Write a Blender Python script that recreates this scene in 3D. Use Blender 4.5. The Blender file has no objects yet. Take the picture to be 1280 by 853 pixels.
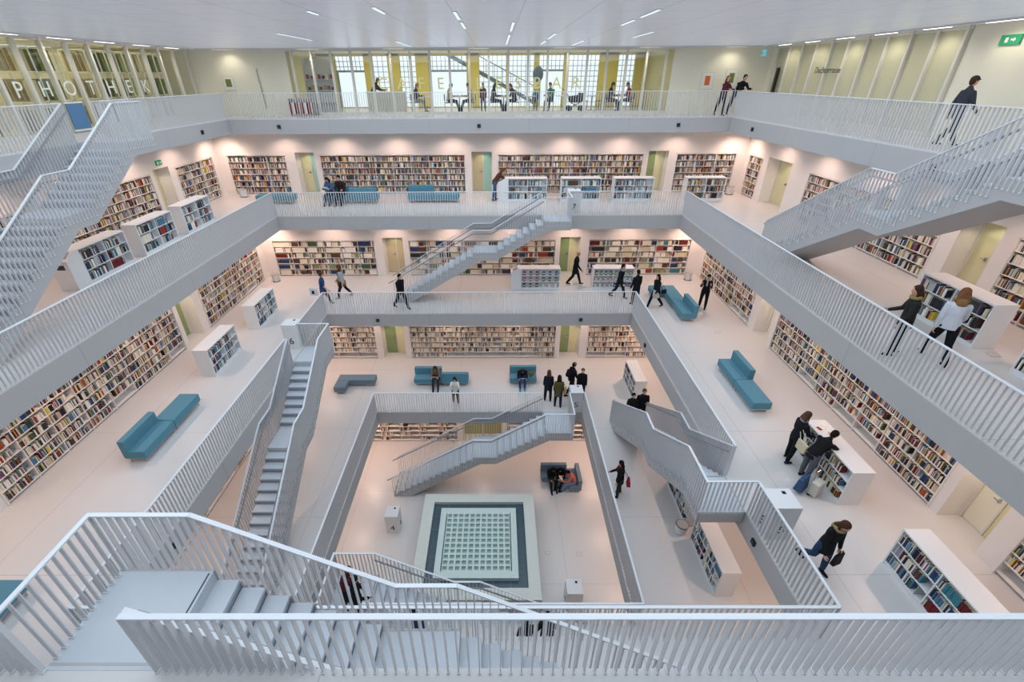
import bpy, bmesh, math, random
from mathutils import Vector, Matrix
R = random.Random(7)
C = bpy.context.scene.collection
PI = math.pi
H = 3.895                                   # storey height
T = 0.66                                    # depth of the slab fascia
A = {5: 4.71, 6: 7.03, 7: 9.35, 8: 11.70}   # half width of the void at each gallery
W = {4: 7.03, 5: 9.35, 6: 11.68, 7: 14.0, 8: 14.0}   # outer wall of each gallery
Z = {n: (n - 4) * H for n in range(4, 9)}
CEIL = 18.42
RAIL = 1.05
CAM = Vector((0.8205, -11.8728, 17.2558))
M = {}

def sr(h):
    if isinstance(h, str):
        c = [int(h[i:i+2], 16) / 255 for i in (0, 2, 4)]
    else:
        c = [v / 255 for v in h]
    return tuple(x / 12.92 if x <= .04045 else ((x + .055) / 1.055) ** 2.4 for x in c) + (1,)

def mat(name, col, rough=.6, spec=.3, metal=0, emit=None, es=0, noise=0, scale=8, bump=0):
    m = bpy.data.materials.new(name); m.use_nodes = True
    nt = m.node_tree; b = nt.nodes['Principled BSDF']
    c = sr(col)
    b.inputs['Base Color'].default_value = c
    b.inputs['Roughness'].default_value = rough
    b.inputs['Specular IOR Level'].default_value = spec
    b.inputs['Metallic'].default_value = metal
    if emit:
        b.inputs['Emission Color'].default_value = sr(emit); b.inputs['Emission Strength'].default_value = es
    if noise or bump:
        tc = nt.nodes.new('ShaderNodeTexCoord'); n = nt.nodes.new('ShaderNodeTexNoise')
        n.inputs['Scale'].default_value = scale; n.inputs['Detail'].default_value = 4
        nt.links.new(tc.outputs['Object'], n.inputs['Vector'])
        if noise:
            mx = nt.nodes.new('ShaderNodeMix'); mx.data_type = 'RGBA'
            mx.inputs[6].default_value = tuple(v * (1 - noise) for v in c[:3]) + (1,)
            mx.inputs[7].default_value = tuple(min(1, v * (1 + noise)) for v in c[:3]) + (1,)
            nt.links.new(n.outputs['Fac'], mx.inputs[0]); nt.links.new(mx.outputs[2], b.inputs['Base Color'])
        if bump:
            bp = nt.nodes.new('ShaderNodeBump'); bp.inputs['Strength'].default_value = bump
            bp.inputs['Distance'].default_value = .01
            nt.links.new(n.outputs['Fac'], bp.inputs['Height']); nt.links.new(bp.outputs[0], b.inputs['Normal'])
    M[name] = m
    return m

def joint_mat(name, col, dark, period, width, rough, spec, off=0.0, noise=0.02, floor=True):
    """painted or cast surface with thin straight joints every `period` metres"""
    m = mat(name, col, rough, spec)
    nt = m.node_tree; b = nt.nodes['Principled BSDF']
    tc = nt.nodes.new('ShaderNodeTexCoord'); sp = nt.nodes.new('ShaderNodeSeparateXYZ')
    nt.links.new(tc.outputs['Object'], sp.inputs[0])
    ge = nt.nodes.new('ShaderNodeNewGeometry'); sn = nt.nodes.new('ShaderNodeSeparateXYZ')
    nt.links.new(ge.outputs['Normal'], sn.inputs[0])
    def mth(op, a, bb=None, c=None):
        n = nt.nodes.new('ShaderNodeMath'); n.operation = op
        for i, v in enumerate((a, bb, c)):
            if v is None: continue
            if isinstance(v, (int, float)): n.inputs[i].default_value = v
            else: nt.links.new(v, n.inputs[i])
        return n.outputs[0]
    masks = []
    for i in (0, 1):
        u = mth('ADD', sp.outputs[i], 100 * period + off)
        u = mth('MODULO', u, period)
        k = mth('LESS_THAN', u, width)
        an = mth('ABSOLUTE', sn.outputs[i])
        masks.append(mth('MULTIPLY', k, mth('LESS_THAN', an, .5)))
    mk = mth('MAXIMUM', *masks)
    nz = nt.nodes.new('ShaderNodeTexNoise'); nz.inputs['Scale'].default_value = .7; nz.inputs['Detail'].default_value = 5
    nt.links.new(tc.outputs['Object'], nz.inputs['Vector'])
    c = sr(col)
    m1 = nt.nodes.new('ShaderNodeMix'); m1.data_type = 'RGBA'
    m1.inputs[6].default_value = tuple(v * (1 - noise) for v in c[:3]) + (1,)
    m1.inputs[7].default_value = tuple(min(1, v * (1 + noise)) for v in c[:3]) + (1,)
    nt.links.new(nz.outputs['Fac'], m1.inputs[0])
    m2 = nt.nodes.new('ShaderNodeMix'); m2.data_type = 'RGBA'
    nt.links.new(mk, m2.inputs[0]); nt.links.new(m1.outputs[2], m2.inputs[6]); m2.inputs[7].default_value = sr(dark)
    nt.links.new(m2.outputs[2], b.inputs['Base Color'])
    return m

# ---- materials -------------------------------------------------------------
mat('wall', 'E9E5E2', .7, .2, noise=.015, scale=2)
mat('wall_cream', 'E8E3D0', .7, .2, noise=.015, scale=2)
joint_mat('floor', 'D2D0CF', 'B4B2B0', 4.66, .014, .32, .45, off=1.1)
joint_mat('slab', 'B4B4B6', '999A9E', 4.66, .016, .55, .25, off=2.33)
mat('rail_white', 'DDE1E6', .45, .4)
mat('bar_grey', 'D6D7DA', .5, .35)
mat('grab_rail', '8E9096', .4, .5)
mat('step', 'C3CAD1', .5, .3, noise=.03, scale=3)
mat('shaded_riser', 'A2A9B4', .6, .2)  # step colour darkened: shade on the risers is put into the paint
mat('nosing', '4E5256', .6, .3)
mat('shelf_white', 'E6E3E0', .6, .25)
mat('case_white', 'E2E3E4', .55, .25)
mat('case_grey', 'BCC4CB', .55, .25)
mat('kick', 'A9A8A8', .6, .2)
mat('bench_blue', '5A8A9C', .75, .2, noise=.05, scale=30, bump=.15)
mat('bench_slate', '6F8492', .75, .2, noise=.05, scale=30, bump=.15)
mat('chrome', 'B9BCC0', .25, .5, metal=1)
mat('black', '17181C', .5, .3)
mat('dark_grey', '3A3D42', .5, .3)
mat('ink', '1C2038', .6, .2)
mat('post', 'D8D5CB', .5, .3)
mat('yellow_wall', 'E0CF74', .7, .2, noise=.03, scale=2)
mat('pale_yellow', 'D9D4AC', .6, .25, noise=.02)
mat('olive_door', '9FA368', .5, .3, noise=.03)
mat('green_door', '90A070', .5, .3, noise=.03)
mat('aqua_glass', 'A8D2C8', .35, .5)
mat('tan', 'CBBE9C', .6, .2, noise=.02)
mat('stone', 'D3D6CE', .6, .3, noise=.03, scale=5)
mat('slate', '3E5560', .35, .5, noise=.12, scale=3)
mat('grid_white', 'C9DAD6', .5, .35)
mat('coffer', 'A5C1B8', .4, .4)
mat('mint', 'B9D7CE', .3, .5)
mat('letter_white', 'EDEFE6', .5, .3)
mat('letter_yellow', 'E6E0A0', .5, .3)
mat('exit_green', '2E8B62', .5, .3, emit='2E8B62', es=.35)
mat('sign_blue', '5C83AC', .6, .2)
mat('sign_cyan', '5CB7C9', .4, .3, emit='7CCFE0', es=.5)
mat('print_orange', 'D3703A', .7, .1); mat('print_green', '77824A', .7, .1); mat('paper', 'E9E6DC', .8, .1)
mat('page', 'EAE0C6', .85, .1)
mat('leaf', '4F6B3E', .8, .1)
mat('steel_blue', '6A7E92', .5, .4)
mat('seat_grey', '6B6E72', .6, .2)
mat('lamp', 'FFFFFF', .5, 0, emit='FFF0D8', es=6)
mat('lamp_cool', 'FFFFFF', .5, 0, emit='F4F8FF', es=4)
mat('reflection_glow', 'FFFFFF', .5, 0, emit='CFEFF6', es=.9)  # glow for the imitated ceiling reflections, no lamp
mat('red', 'A32A2C', .7, .2)
mat('metal_grid', '8FA0B4', .5, .4)

def glass(name, tint, mixf=.12):
    m = bpy.data.materials.new(name); m.use_nodes = True; nt = m.node_tree; nt.nodes.clear()
    o = nt.nodes.new('ShaderNodeOutputMaterial'); t = nt.nodes.new('ShaderNodeBsdfTransparent'); g = nt.nodes.new('ShaderNodeBsdfGlossy')
    mx = nt.nodes.new('ShaderNodeMixShader'); lw = nt.nodes.new('ShaderNodeLayerWeight'); fr = nt.nodes.new('ShaderNodeMapRange'); fr.interpolation_type = 'SMOOTHSTEP'
    fr.inputs['From Min'].default_value = .55; fr.inputs['From Max'].default_value = 1.0; fr.inputs['To Min'].default_value = .05; fr.inputs['To Max'].default_value = .8
    nt.links.new(lw.outputs['Facing'], fr.inputs['Value'])
    t.inputs[0].default_value = sr(tint); g.inputs['Roughness'].default_value = .03
    nt.links.new(fr.outputs[0], mx.inputs[0]); nt.links.new(t.outputs[0], mx.inputs[1]); nt.links.new(g.outputs[0], mx.inputs[2])
    nt.links.new(mx.outputs[0], o.inputs[0]); M[name] = m
glass('glass', 'FDFEFC')
def frosted(name, col, t=.45):
    m = bpy.data.materials.new(name); m.use_nodes = True; nt = m.node_tree; b = nt.nodes['Principled BSDF']
    b.inputs['Base Color'].default_value = sr(col); b.inputs['Roughness'].default_value = .25
    b.inputs['Alpha'].default_value = t; M[name] = m
frosted('frosted', 'D6D3B6', .62)

def ceiling_mat():
    m = joint_mat('ceiling_panel', 'C4C7D0', '8F949E', 1.43, .025, .3, .5, off=.1)
    b = m.node_tree.nodes['Principled BSDF']
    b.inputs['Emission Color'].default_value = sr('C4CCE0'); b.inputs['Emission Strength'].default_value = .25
    nt = m.node_tree
    tc = nt.nodes.new('ShaderNodeTexCoord'); w = nt.nodes.new('ShaderNodeTexWave'); w.bands_direction = 'Y'
    w.inputs['Scale'].default_value = 1.3; nt.links.new(tc.outputs['Object'], w.inputs['Vector'])
    bp = nt.nodes.new('ShaderNodeBump'); bp.inputs['Strength'].default_value = .12; bp.inputs['Distance'].default_value = .02
    nt.links.new(w.outputs['Fac'], bp.inputs['Height']); nt.links.new(bp.outputs[0], b.inputs['Normal'])
ceiling_mat()

# ---- mesh collector ---------------------------------------------------------
class MB:
    def __init__(s, side=None):
        s.v = []; s.f = []; s.m = []; s.side = side
    def tr(s, p):
        x, y, z = p
        k = s.side
        if k is None or k == 0: return (x, y, z)
        if k == 1: return (y, -x, z)
        if k == 2: return (-x, -y, z)
        return (-y, x, z)
    def quad(s, pts, mi=0):
        n = len(s.v); s.v += [s.tr(p) for p in pts]; s.f.append(tuple(range(n, n + len(pts)))); s.m.append(mi)
    def hexa(s, p, mi=0, top=None):
        """p: bottom 4 (ccw seen from above) then top 4"""
        n = len(s.v); s.v += [s.tr(q) for q in p]
        for i, f in enumerate(((3, 2, 1, 0), (4, 5, 6, 7), (0, 1, 5, 4), (1, 2, 6, 5), (2, 3, 7, 6), (3, 0, 4, 7))):
            s.f.append(tuple(n + a for a in f)); s.m.append(top if (top is not None and i == 1) else mi)
    def box(s, x0, x1, y0, y1, z0, z1, mi=0, top=None):
        if x0 > x1: x0, x1 = x1, x0
        if y0 > y1: y0, y1 = y1, y0
        if z0 > z1: z0, z1 = z1, z0
        s.hexa([(x0, y0, z0), (x1, y0, z0), (x1, y1, z0), (x0, y1, z0), (x0, y0, z1), (x1, y0, z1), (x1, y1, z1), (x0, y1, z1)], mi, top)
    def bar(s, p, q, w, h, mi=0):
        """straight bar of width w (horizontal) and height h between p and q"""
        p = Vector(p); q = Vector(q); d = (q - p).normalized()
        up = Vector((0, 0, 1)) if abs(d.z) < .95 else Vector((0, 1, 0))
        r = d.cross(up).normalized() * (w / 2); u = r.cross(d).normalized() * (h / 2)
        a = [p - r - u, p + r - u, p + r + u, p - r + u]; b = [q - r - u, q + r - u, q + r + u, q - r + u]
        n = len(s.v); s.v += [s.tr(tuple(t)) for t in a + b]
        for f in ((0, 1, 2, 3), (7, 6, 5, 4), (0, 4, 5, 1), (1, 5, 6, 2), (2, 6, 7, 3), (3, 7, 4, 0)):
            s.f.append(tuple(n + i for i in f)); s.m.append(mi)
    def prism(s, prof, y0, y1, mi=0):
        """profile (x,z) polygon extruded from y0 to y1"""
        n = len(s.v); k = len(prof)
        s.v += [s.tr((x, y0, z)) for x, z in prof] + [s.tr((x, y1, z)) for x, z in prof]
        s.f.append(tuple(range(n, n + k))); s.m.append(mi)
        s.f.append(tuple(range(n + 2 * k - 1, n + k - 1, -1))); s.m.append(mi)
        for i in range(k):
            j = (i + 1) % k; s.f.append((n + i, n + k + i, n + k + j, n + j)); s.m.append(mi)
    def cyl(s, c, r0, r1, h, seg=20, mi=0, axis='z'):
        x, y, z = c; n = len(s.v)
        for hh, rr in ((0, r0), (h, r1)):
            for i in range(seg):
                a = 2 * PI * i / seg
                if axis == 'z': p = (x + rr * math.cos(a), y + rr * math.sin(a), z + hh)
                elif axis == 'y': p = (x + rr * math.cos(a), y + hh, z + rr * math.sin(a))
                else: p = (x + hh, y + rr * math.cos(a), z + rr * math.sin(a))
                s.v.append(s.tr(p))
        for i in range(seg):
            j = (i + 1) % seg; s.f.append((n + i, n + j, n + seg + j, n + seg + i)); s.m.append(mi)
        s.f.append(tuple(n + i for i in reversed(range(seg)))); s.m.append(mi)
        s.f.append(tuple(n + seg + i for i in range(seg))); s.m.append(mi)
    def build(s, name, mats, parent=None, bevel=0, smooth=False, loc=None):
        me = bpy.data.meshes.new(name); me.from_pydata(s.v, [], s.f)
        if isinstance(mats, str): mats = [mats]
        for mm in mats: me.materials.append(M[mm])
        if len(mats) > 1: me.polygons.foreach_set('material_index', s.m)
        bm = bmesh.new(); bm.from_mesh(me); bmesh.ops.recalc_face_normals(bm, faces=bm.faces); bm.to_mesh(me); bm.free()
        if smooth: me.polygons.foreach_set('use_smooth', [True] * len(me.polygons))
        o = bpy.data.objects.new(name, me); C.objects.link(o)
        if parent is not None: o.parent = parent
        if loc is not None: o.location = loc
        if bevel:
            b = o.modifiers.new('bevel', 'BEVEL'); b.width = bevel; b.segments = 3; b.limit_method = 'ANGLE'
        return o

def tag(o, label=None, cat=None, group=None, kind=None):
    if label: o['label'] = label
    if cat: o['category'] = cat
    if group: o['group'] = group
    if kind: o['kind'] = kind
    return o
def empty(name, loc=(0, 0, 0), rz=0, label=None, cat=None, group=None, kind=None):
    o = bpy.data.objects.new(name, None); C.objects.link(o); o.location = loc; o.rotation_euler = (0, 0, rz)
    o.empty_display_size = .1
    return tag(o, label, cat, group, kind)
def copy_tree(o, parent=None):
    kids = list(o.children)
    c = o.copy(); C.objects.link(c)
    if parent is not None: c.parent = parent
    for ch in kids: copy_tree(ch, c)
    return c
SIDE = ['back', 'right', 'near', 'left']
SD_ANG = [0, -PI / 2, PI, PI / 2]
def w2(k, s, d, z=0):
    return Vector(MB(k).tr((s, d, z)))
def frame(k, s, d, z): return w2(k, s, d, z)

def text_mesh(body, size, depth=.01, name='lettering', mt='ink', parent=None, mtx=None, xs=1):
    cu = bpy.data.curves.new(name, 'FONT'); cu.body = body; cu.size = size; cu.extrude = depth; cu.align_x = 'CENTER'; cu.align_y = 'CENTER'
    t = bpy.data.objects.new(name, cu)
    me = bpy.data.meshes.new_from_object(t)
    bpy.data.objects.remove(t)
    me.materials.clear(); me.materials.append(M[mt])
    o = bpy.data.objects.new(name, me); C.objects.link(o)
    if parent is not None: o.parent = parent
    if mtx is not None: o.matrix_local = mtx
    if xs != 1: o.scale = (xs, 1, 1)
    return o
def upright(x, y, z, rz):            # text standing up, readable from the side that rz faces (rz=0: reader looks along +y)
    return Matrix.Translation((x, y, z)) @ Matrix.Rotation(rz, 4, 'Z') @ Matrix.Rotation(PI / 2, 4, 'X')
# ================= SETTING ===================================================
# --- floors, slabs ---
mb = MB(); mb.box(-W[4] - .8, W[4] + .8, -W[4] - .8, W[4] + .8, -.3, 0)
tag(mb.build('floor', 'floor'), kind='structure')
for n in (5, 6, 7, 8):
    a = A[n]; o = (W[n] if n < 8 else 14.0) + .75
    z = Z[n]
    m1 = MB()
    for k in range(4):
        m1.side = k
        x0 = -o if k in (0, 2) else -a; x1 = -x0
        m1.box(x0, x1, a, o, z - .04, z)
    tag(m1.build('floor', 'floor'), kind='structure')
    m2 = MB()
    for k in range(4):
        m2.side = k
        x0 = -o if k in (0, 2) else -a - .0; x1 = -x0
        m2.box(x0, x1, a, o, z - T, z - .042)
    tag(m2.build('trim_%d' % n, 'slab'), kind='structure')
# --- ceiling ---
mb = MB(); mb.box(-14.9, 14.9, -14.9, 14.0, CEIL, CEIL + .2)
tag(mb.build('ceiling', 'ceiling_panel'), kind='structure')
mb = MB()
for k in range(4):
    mb.side = k; mb.box(-13.2, 13.2, 13.25, 13.33, CEIL - .05, CEIL - .001)
tag(mb.build('trim_1', 'case_white'), kind='structure')

# --- walls with niches for shelves and doors -----------------------------------
# (type, s0, s1): 's' shelf niche, 'd' door recess
LAY = {
 4: [('s', -6.5, -1.3), ('d', -1.05, 1.1), ('s', 1.3, 6.5)],
 5: [('s', -8.9, -5.65), ('d', -5.33, -4.13), ('s', -3.85, 3.95), ('d', 4.18, 5.23), ('s', 5.62, 8.9)],
 6: [('s', -11.1, -5.66), ('d', -5.24, -4.16), ('s', -3.88, 3.95), ('d', 4.18, 5.23), ('s', 5.67, 11.1)],
 7: [('s', -13.5, -10.38), ('d', -9.85, -8.85), ('s', -8.58, -.85), ('d', -.52, .58), ('s', .88, 8.6), ('d', 8.85, 9.9), ('s', 10.32, 13.5)],
}
def layout(n, k):
    L = list(LAY[n])
    if n == 7 and k == 1:        # right wall, world y = -s
        L = [('s', -13.6, -12.25), ('d', -11.75, -9.75), ('s', -8.4, -1.5), ('d', -1.0, .15), ('s', .55, 8.5), ('d', 8.85, 9.9)]
    return L
SHELF_TOP = 1.98
NI = .34
shelf_units = []      # (n, k, s0, s1)
door_bays = []
for n in (4, 5, 6, 7):
    w = W[n]; zt = (Z[n + 1] - T - .0) ; z0 = Z[n]
    for k in range(4):
        m = MB(k)
        ops = layout(n, k) if k != 2 else []
        s = -w
        dep = .72
        for (t, a0, a1) in ops:
            m.box(s, a0, w, w + dep, z0, zt)
            top = SHELF_TOP + .02 if t == 's' else 2.12
            m.box(a0, a1, w, w + dep, z0 + top, zt)
            if t == 's':
                m.box(a0, a1, w + NI, w + dep, z0, z0 + top)
                shelf_units.append((n, k, a0, a1))
            else:
                m.box(a0, a1, w + dep - .04, w + dep, z0, z0 + top)
                door_bays.append((n, k, a0, a1))
            s = a1
        m.box(s, w, w, w + dep, z0, zt)
        o = m.build('wall_' + SIDE[k], 'wall'); tag(o, kind='structure')

# --- door leaves in the recesses -------------------------------------------------
DOORC = {(4,): ('olive_door', 'olive_door')}
def door_bay(n, k, a0, a1, idx):
    w = W[n]; z0 = Z[n]; d = w + .60
    e = empty('door_%d' % idx, kind='structure')
    c1, c2 = 'pale_yellow', 'olive_door'
    if n == 7 and k == 0: c1, c2 = (('pale_yellow', 'aqua_glass') if a0 < -5 else ('tan', 'aqua_glass') if a0 < 2 else ('green_door', 'pale_yellow'))
    if n == 7 and k == 3: c1, c2 = 'wall_cream', 'pale_yellow'
    if n == 7 and k == 1: c1, c2 = 'pale_yellow', 'green_door'
    if n == 6 and k == 0: c1, c2 = (('tan', 'tan') if a0 < 0 else ('green_door', 'pale_yellow'))
    if n == 6 and k == 1: c1, c2 = 'wall_cream', 'pale_yellow'
    if n == 6 and k == 3: c1, c2 = 'wall_cream', 'green_door'
    if n == 5: c1, c2 = 'green_door', 'pale_yellow'
    if n == 4: c1, c2 = 'olive_door', 'olive_door'
    mid = a0 + (a1 - a0) * (.55 if n != 4 else .5)
    f = MB(k); f.box(a0, a0 + .05, d - .05, d + .07, z0, z0 + 2.1); f.box(a1 - .05, a1, d - .05, d + .07, z0, z0 + 2.1); f.box(a0, a1, d - .05, d + .07, z0 + 2.06, z0 + 2.12)
    f.box(mid - .02, mid + .02, d - .03, d + .07, z0, z0 + 2.06)
    f.build('door_frame', 'post', e)
    p = MB(k); p.box(a0 + .05, mid - .02, d, d + .05, z0 + .01, z0 + 2.06); lf1 = p.build('door_leaf', c1, e, bevel=.004)
    p = MB(k); p.box(mid + .02, a1 - .05, d, d + .05, z0 + .01, z0 + 2.06); lf2 = p.build('door_leaf', c2, e, bevel=.004)
    if c2 == 'aqua_glass' or n == 6:
        q = MB(k); q.box(mid + .08, a1 - .12, d - .01, d, z0 + .35, z0 + 1.9); q.build('door_pane', 'aqua_glass' if n == 7 else c2, lf2)
    h = MB(k); h.bar((mid - .1, d - .06, z0 + 1.03), (mid - .22, d - .06, z0 + 1.03), .02, .02); h.box(mid - .13, mid - .09, d - .06, d, z0 + .98, z0 + 1.08); h.build('door_handle', 'chrome', lf1)
for i, b in enumerate(door_bays): door_bay(*b, i + 1)

# --- balustrades --------------------------------------------------------------------
PITCH = .112
def rail_run(m_bars, m_rail, p, q, top=RAIL, inset=0, z0=0, drop=.03):
    """bars and handrail from p to q (x, y, z of the floor line)"""
    p = Vector(p); q = Vector(q); L = (Vector((q.x, q.y)) - Vector((p.x, p.y))).length
    nb = max(1, round(L / PITCH)); d = (q - p)
    hd = Vector((d.x, d.y, 0)).normalized(); pr = Vector((-hd.y, hd.x, 0))
    for i in range(nb + 1):
        c = p + d * (i / nb)
        a = c - hd * .0065 - pr * .027; b = c + hd * .0065 - pr * .027; e = c + hd * .0065 + pr * .027; f = c - hd * .0065 + pr * .027
        m_bars.hexa([(t.x, t.y, t.z - drop) for t in (a, b, e, f)] + [(t.x, t.y, t.z + top - .02) for t in (a, b, e, f)])
    m_rail.bar((p.x, p.y, p.z + top), (q.x, q.y, q.z + top + .0004), .058, .02 + .0008 * (m_rail.side or 0))
    return nb
def foot_run(mf, p, q):
    """small white feet where the bars meet the slab"""
    p = Vector(p); q = Vector(q); d = q - p; L = Vector((d.x, d.y)).length; nb = max(1, round(L / PITCH))
    hd = Vector((d.x, d.y, 0)).normalized(); pr = Vector((-hd.y, hd.x, 0))
    for i in range(nb + 1):
        c = p + d * (i / nb); h = hd * .018; w = pr * .031
        v = [c - h - w, c + h - w, c + h + w, c - h + w]
        mf.hexa([(t.x, t.y, t.z + .0) for t in v] + [(t.x, t.y, t.z + .02) for t in v], 1)
PLACE = {0: 'far', 1: 'right', 2: 'near', 3: 'left'}
LEVEL = {5: 'lowest', 6: 'second', 7: 'third', 8: 'top'}
PARITY = {5: (0, 2), 6: (1, 3), 7: (0, 2), 8: (1, 3)}       # sides where a stair arrives
for n in (5, 6, 7, 8):
    a = A[n] + .03; z = Z[n]
    for k in range(4):
        if n == 8 and k == 2: continue        # the camera stands at this rail
        e = empty('balustrade', w2(k, 0, a, z), label='%s white bar balustrade along the %s edge of the %s gallery' % ('grey' if 0 else 'long', PLACE[k], LEVEL[n]), cat='balustrade', group=None)
        segs = [(-a, a)]
        if k in PARITY[n]: segs = [(-a, 2.86), (4.1, a)]
        off = e.location.copy()
        for s0, s1 in segs:
            if s1 - s0 < .06: continue
            mbars = MB(k); mr = MB(k)
            rail_run(mbars, mr, (s0, a, z), (s1, a, z)); foot_run(mbars, (s0, a, z), (s1, a, z))
            for mm, nm, mt in ((mbars, 'bar_panel', ['bar_grey', 'rail_white']), (mr, 'handrail', 'rail_white')):
                o = mm.build(nm, mt, e); o.matrix_parent_inverse = Matrix.Translation(-off)
# near top gallery: low kerb only (rail is below and behind the camera)

# --- staircases -----------------------------------------------------------------------
RI = H / 22; TR = .29
WID = {4: 1.5, 5: 1.21, 6: 1.18, 7: 1.5}
S_TOP = 2.88; S_LAND1 = .85; S_LAND0 = -.27; S_BOT = S_LAND0 - 13 * TR - .02
STL = {(4, 0): 'staircase rising from the bottom floor along the far side behind the pool frame', (4, 2): 'staircase from the bottom floor seen through the foreground rails',
       (5, 1): 'staircase with two solid looking sides rising toward the viewer at right', (5, 3): 'long narrow staircase with open treads coming down at left centre',
       (6, 0): 'staircase climbing to the cube marked 7 across the far bookshelves', (6, 2): 'foreground staircase with wide landing at the bottom left',
       (7, 1): 'staircase at the upper right edge rising toward the viewer', (7, 3): 'staircase at the upper left edge with pierced steps'}
def staircase(n, k):
    a = A[n + 1]; w = WID[n]; z0 = Z[n]; zl = z0 + 14 * RI; z1 = Z[n + 1]
    e = empty('staircase', w2(k, 0, a - w / 2, z0), label='white ' + STL[(n, k)], cat='staircase')
    off = e.location.copy(); y0 = a - w; y1 = a - .005
    def fin(m, nm, mt, bevel=0):
        o = m.build(nm, mt, e, bevel=bevel); o.matrix_parent_inverse = Matrix.Translation(-off); return o
    # soffit slab
    th = .34; sl = RI / TR
    m = MB(k)
    def nose_lo(s): return zl + (s - S_LAND0) * sl
    def nose_up(s): return z1 + (s - S_TOP) * sl
    prof = [(S_BOT, z0), (S_BOT, z0 + .1)]
    # top side stays under the steps
    prof += [(S_LAND0 - .02, zl - .30), (S_LAND0, zl - .06), (S_LAND1, zl - .06), (S_LAND1 + .3, zl - .06 + .02), (S_TOP, z1 - .30), (S_TOP, z1 - .06), (4.1, z1 - .06)]
    prof += [(4.1, z1 - .37), (S_TOP + .25, z1 - .37), (S_LAND1 - .1, zl - .37), (S_LAND0 + .35, zl - .37)]
    sb = S_LAND0 + .35 - (zl - .37 - z0) / sl
    prof += [(sb, z0)]
    m.prism([(a_ + .004, b_ - .003) for a_, b_ in prof], y0 + .06, y1 - .055, 0)
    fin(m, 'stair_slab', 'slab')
    # stringer plates: thin skirts beside the steps
    for yy in (y0 + .02, y1 - .05):
        m = MB(k)
        pr = [(S_BOT - .02, z0), (S_BOT - .02, z0 + RI)]
        for i in range(13):
            s = S_BOT + i * TR; pr += [(s, z0 + RI * (i + 1)), (s + TR, z0 + RI * (i + 1))]
        pr = [(S_BOT - .02, z0)]
        for i in range(13):
            s = S_BOT + i * TR; zz = z0 + RI * (i + 1) + .005; pr += [(s, zz), (s + TR, zz)]
        pr += [(S_LAND0, zl + .005), (S_LAND1, zl + .005)]
        for i in range(7):
            s = S_LAND1 + i * TR; zz = zl + RI * (i + 1) + .005; pr += [(s, zz), (s + TR, zz)]
        pr += [(S_TOP, z1 + .005), (4.1, z1 + .005), (4.1, z1 - .38), (S_TOP + .25, z1 - .38), (S_LAND1 - .1, zl - .38), (S_LAND0 + .35, zl - .38), (sb, z0)]
        # convexity safe: split into vertical strips
        def below(s):
            if s >= S_TOP + .25: return z1 - .38
            if s >= S_LAND1 - .1:
                t = (s - (S_LAND1 - .1)) / (S_TOP + .25 - S_LAND1 + .1); return zl - .38 + t * (z1 - zl)
            if s >= S_LAND0 + .35: return zl - .38
            return max(z0, zl - .38 + (s - S_LAND0 - .35) * sl)
        cuts = [(S_BOT + i * TR, S_BOT + (i + 1) * TR, z0 + RI * (i + 1)) for i in range(13)]
        cuts[-1] = (cuts[-1][0], S_LAND0, cuts[-1][2])
        cuts += [(S_LAND0, S_LAND1, zl)] + [(S_LAND1 + i * TR, S_LAND1 + (i + 1) * TR, zl + RI * (i + 1)) for i in range(7)] + [(S_TOP, 4.1, z1)]
        for s0, s1, zt in cuts:
            dz_ = .006 if s1 - s0 > TR + .05 else -.055
            pts = sorted({s0, s1} | {c for c in (S_LAND0 + .35, S_LAND1 - .1, S_TOP + .25, sb) if s0 < c < s1})
            for u0, u1 in zip(pts, pts[1:]):
                m.hexa([(u0, yy, below(u0)), (u1, yy, below(u1)), (u1, yy + .03, below(u1)), (u0, yy + .03, below(u0)), (u0, yy, zt + dz_), (u1, yy, zt + dz_), (u1, yy + .03, zt + dz_), (u0, yy + .03, zt + dz_)])
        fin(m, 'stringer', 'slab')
    # steps
    for i in range(13):
        s = S_BOT + i * TR; m = MB(k); zt = z0 + RI * (i + 1)
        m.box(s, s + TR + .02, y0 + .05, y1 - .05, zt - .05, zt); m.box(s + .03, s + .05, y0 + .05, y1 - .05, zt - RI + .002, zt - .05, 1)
        fin(m, 'step', ['step', 'shaded_riser'])
    for i in range(7):
        s = S_LAND1 + i * TR; m = MB(k); zt = zl + RI * (i + 1)
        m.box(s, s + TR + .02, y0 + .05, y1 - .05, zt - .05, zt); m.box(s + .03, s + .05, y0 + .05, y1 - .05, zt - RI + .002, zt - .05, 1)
        fin(m, 'step', ['step', 'shaded_riser'])
    m = MB(k); m.box(S_LAND0 - .0, S_LAND1 + .02, y0 + .05, y1 - .05, zl - .06, zl); m.box(S_LAND0 - .0, S_LAND0 + .03, y0 + .05, y1 - .05, zl - RI, zl - .06); fin(m, 'landing', 'step')
    m = MB(k); m.box(S_TOP, 4.1, y0 + .05, a + .02, z1 - .06, z1 + .004); m.box(S_TOP, S_TOP + .03, y0 + .05, y1, z1 - RI, z1 - .06); fin(m, 'landing', 'step')
    m = MB(k); m.box(S_TOP + .03, S_TOP + .05, y0 + .08, y1 - .06, z1 + .003, z1 + .007); fin(m, 'nosing_strip', 'nosing'); m = MB(k); m.box(S_BOT + .02, S_BOT + .05, y0 + .08, y1 - .08, z0 + RI, z0 + RI + .004); fin(m, 'nosing_strip', 'nosing')
    # rails
    kk = .29
    pts = [(S_BOT - .12, z0), (S_BOT, z0 + RI * .6), (S_LAND0, zl), (S_LAND1 - kk, zl), (S_TOP - .02, z1), (4.1 - .03, z1)]
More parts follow.
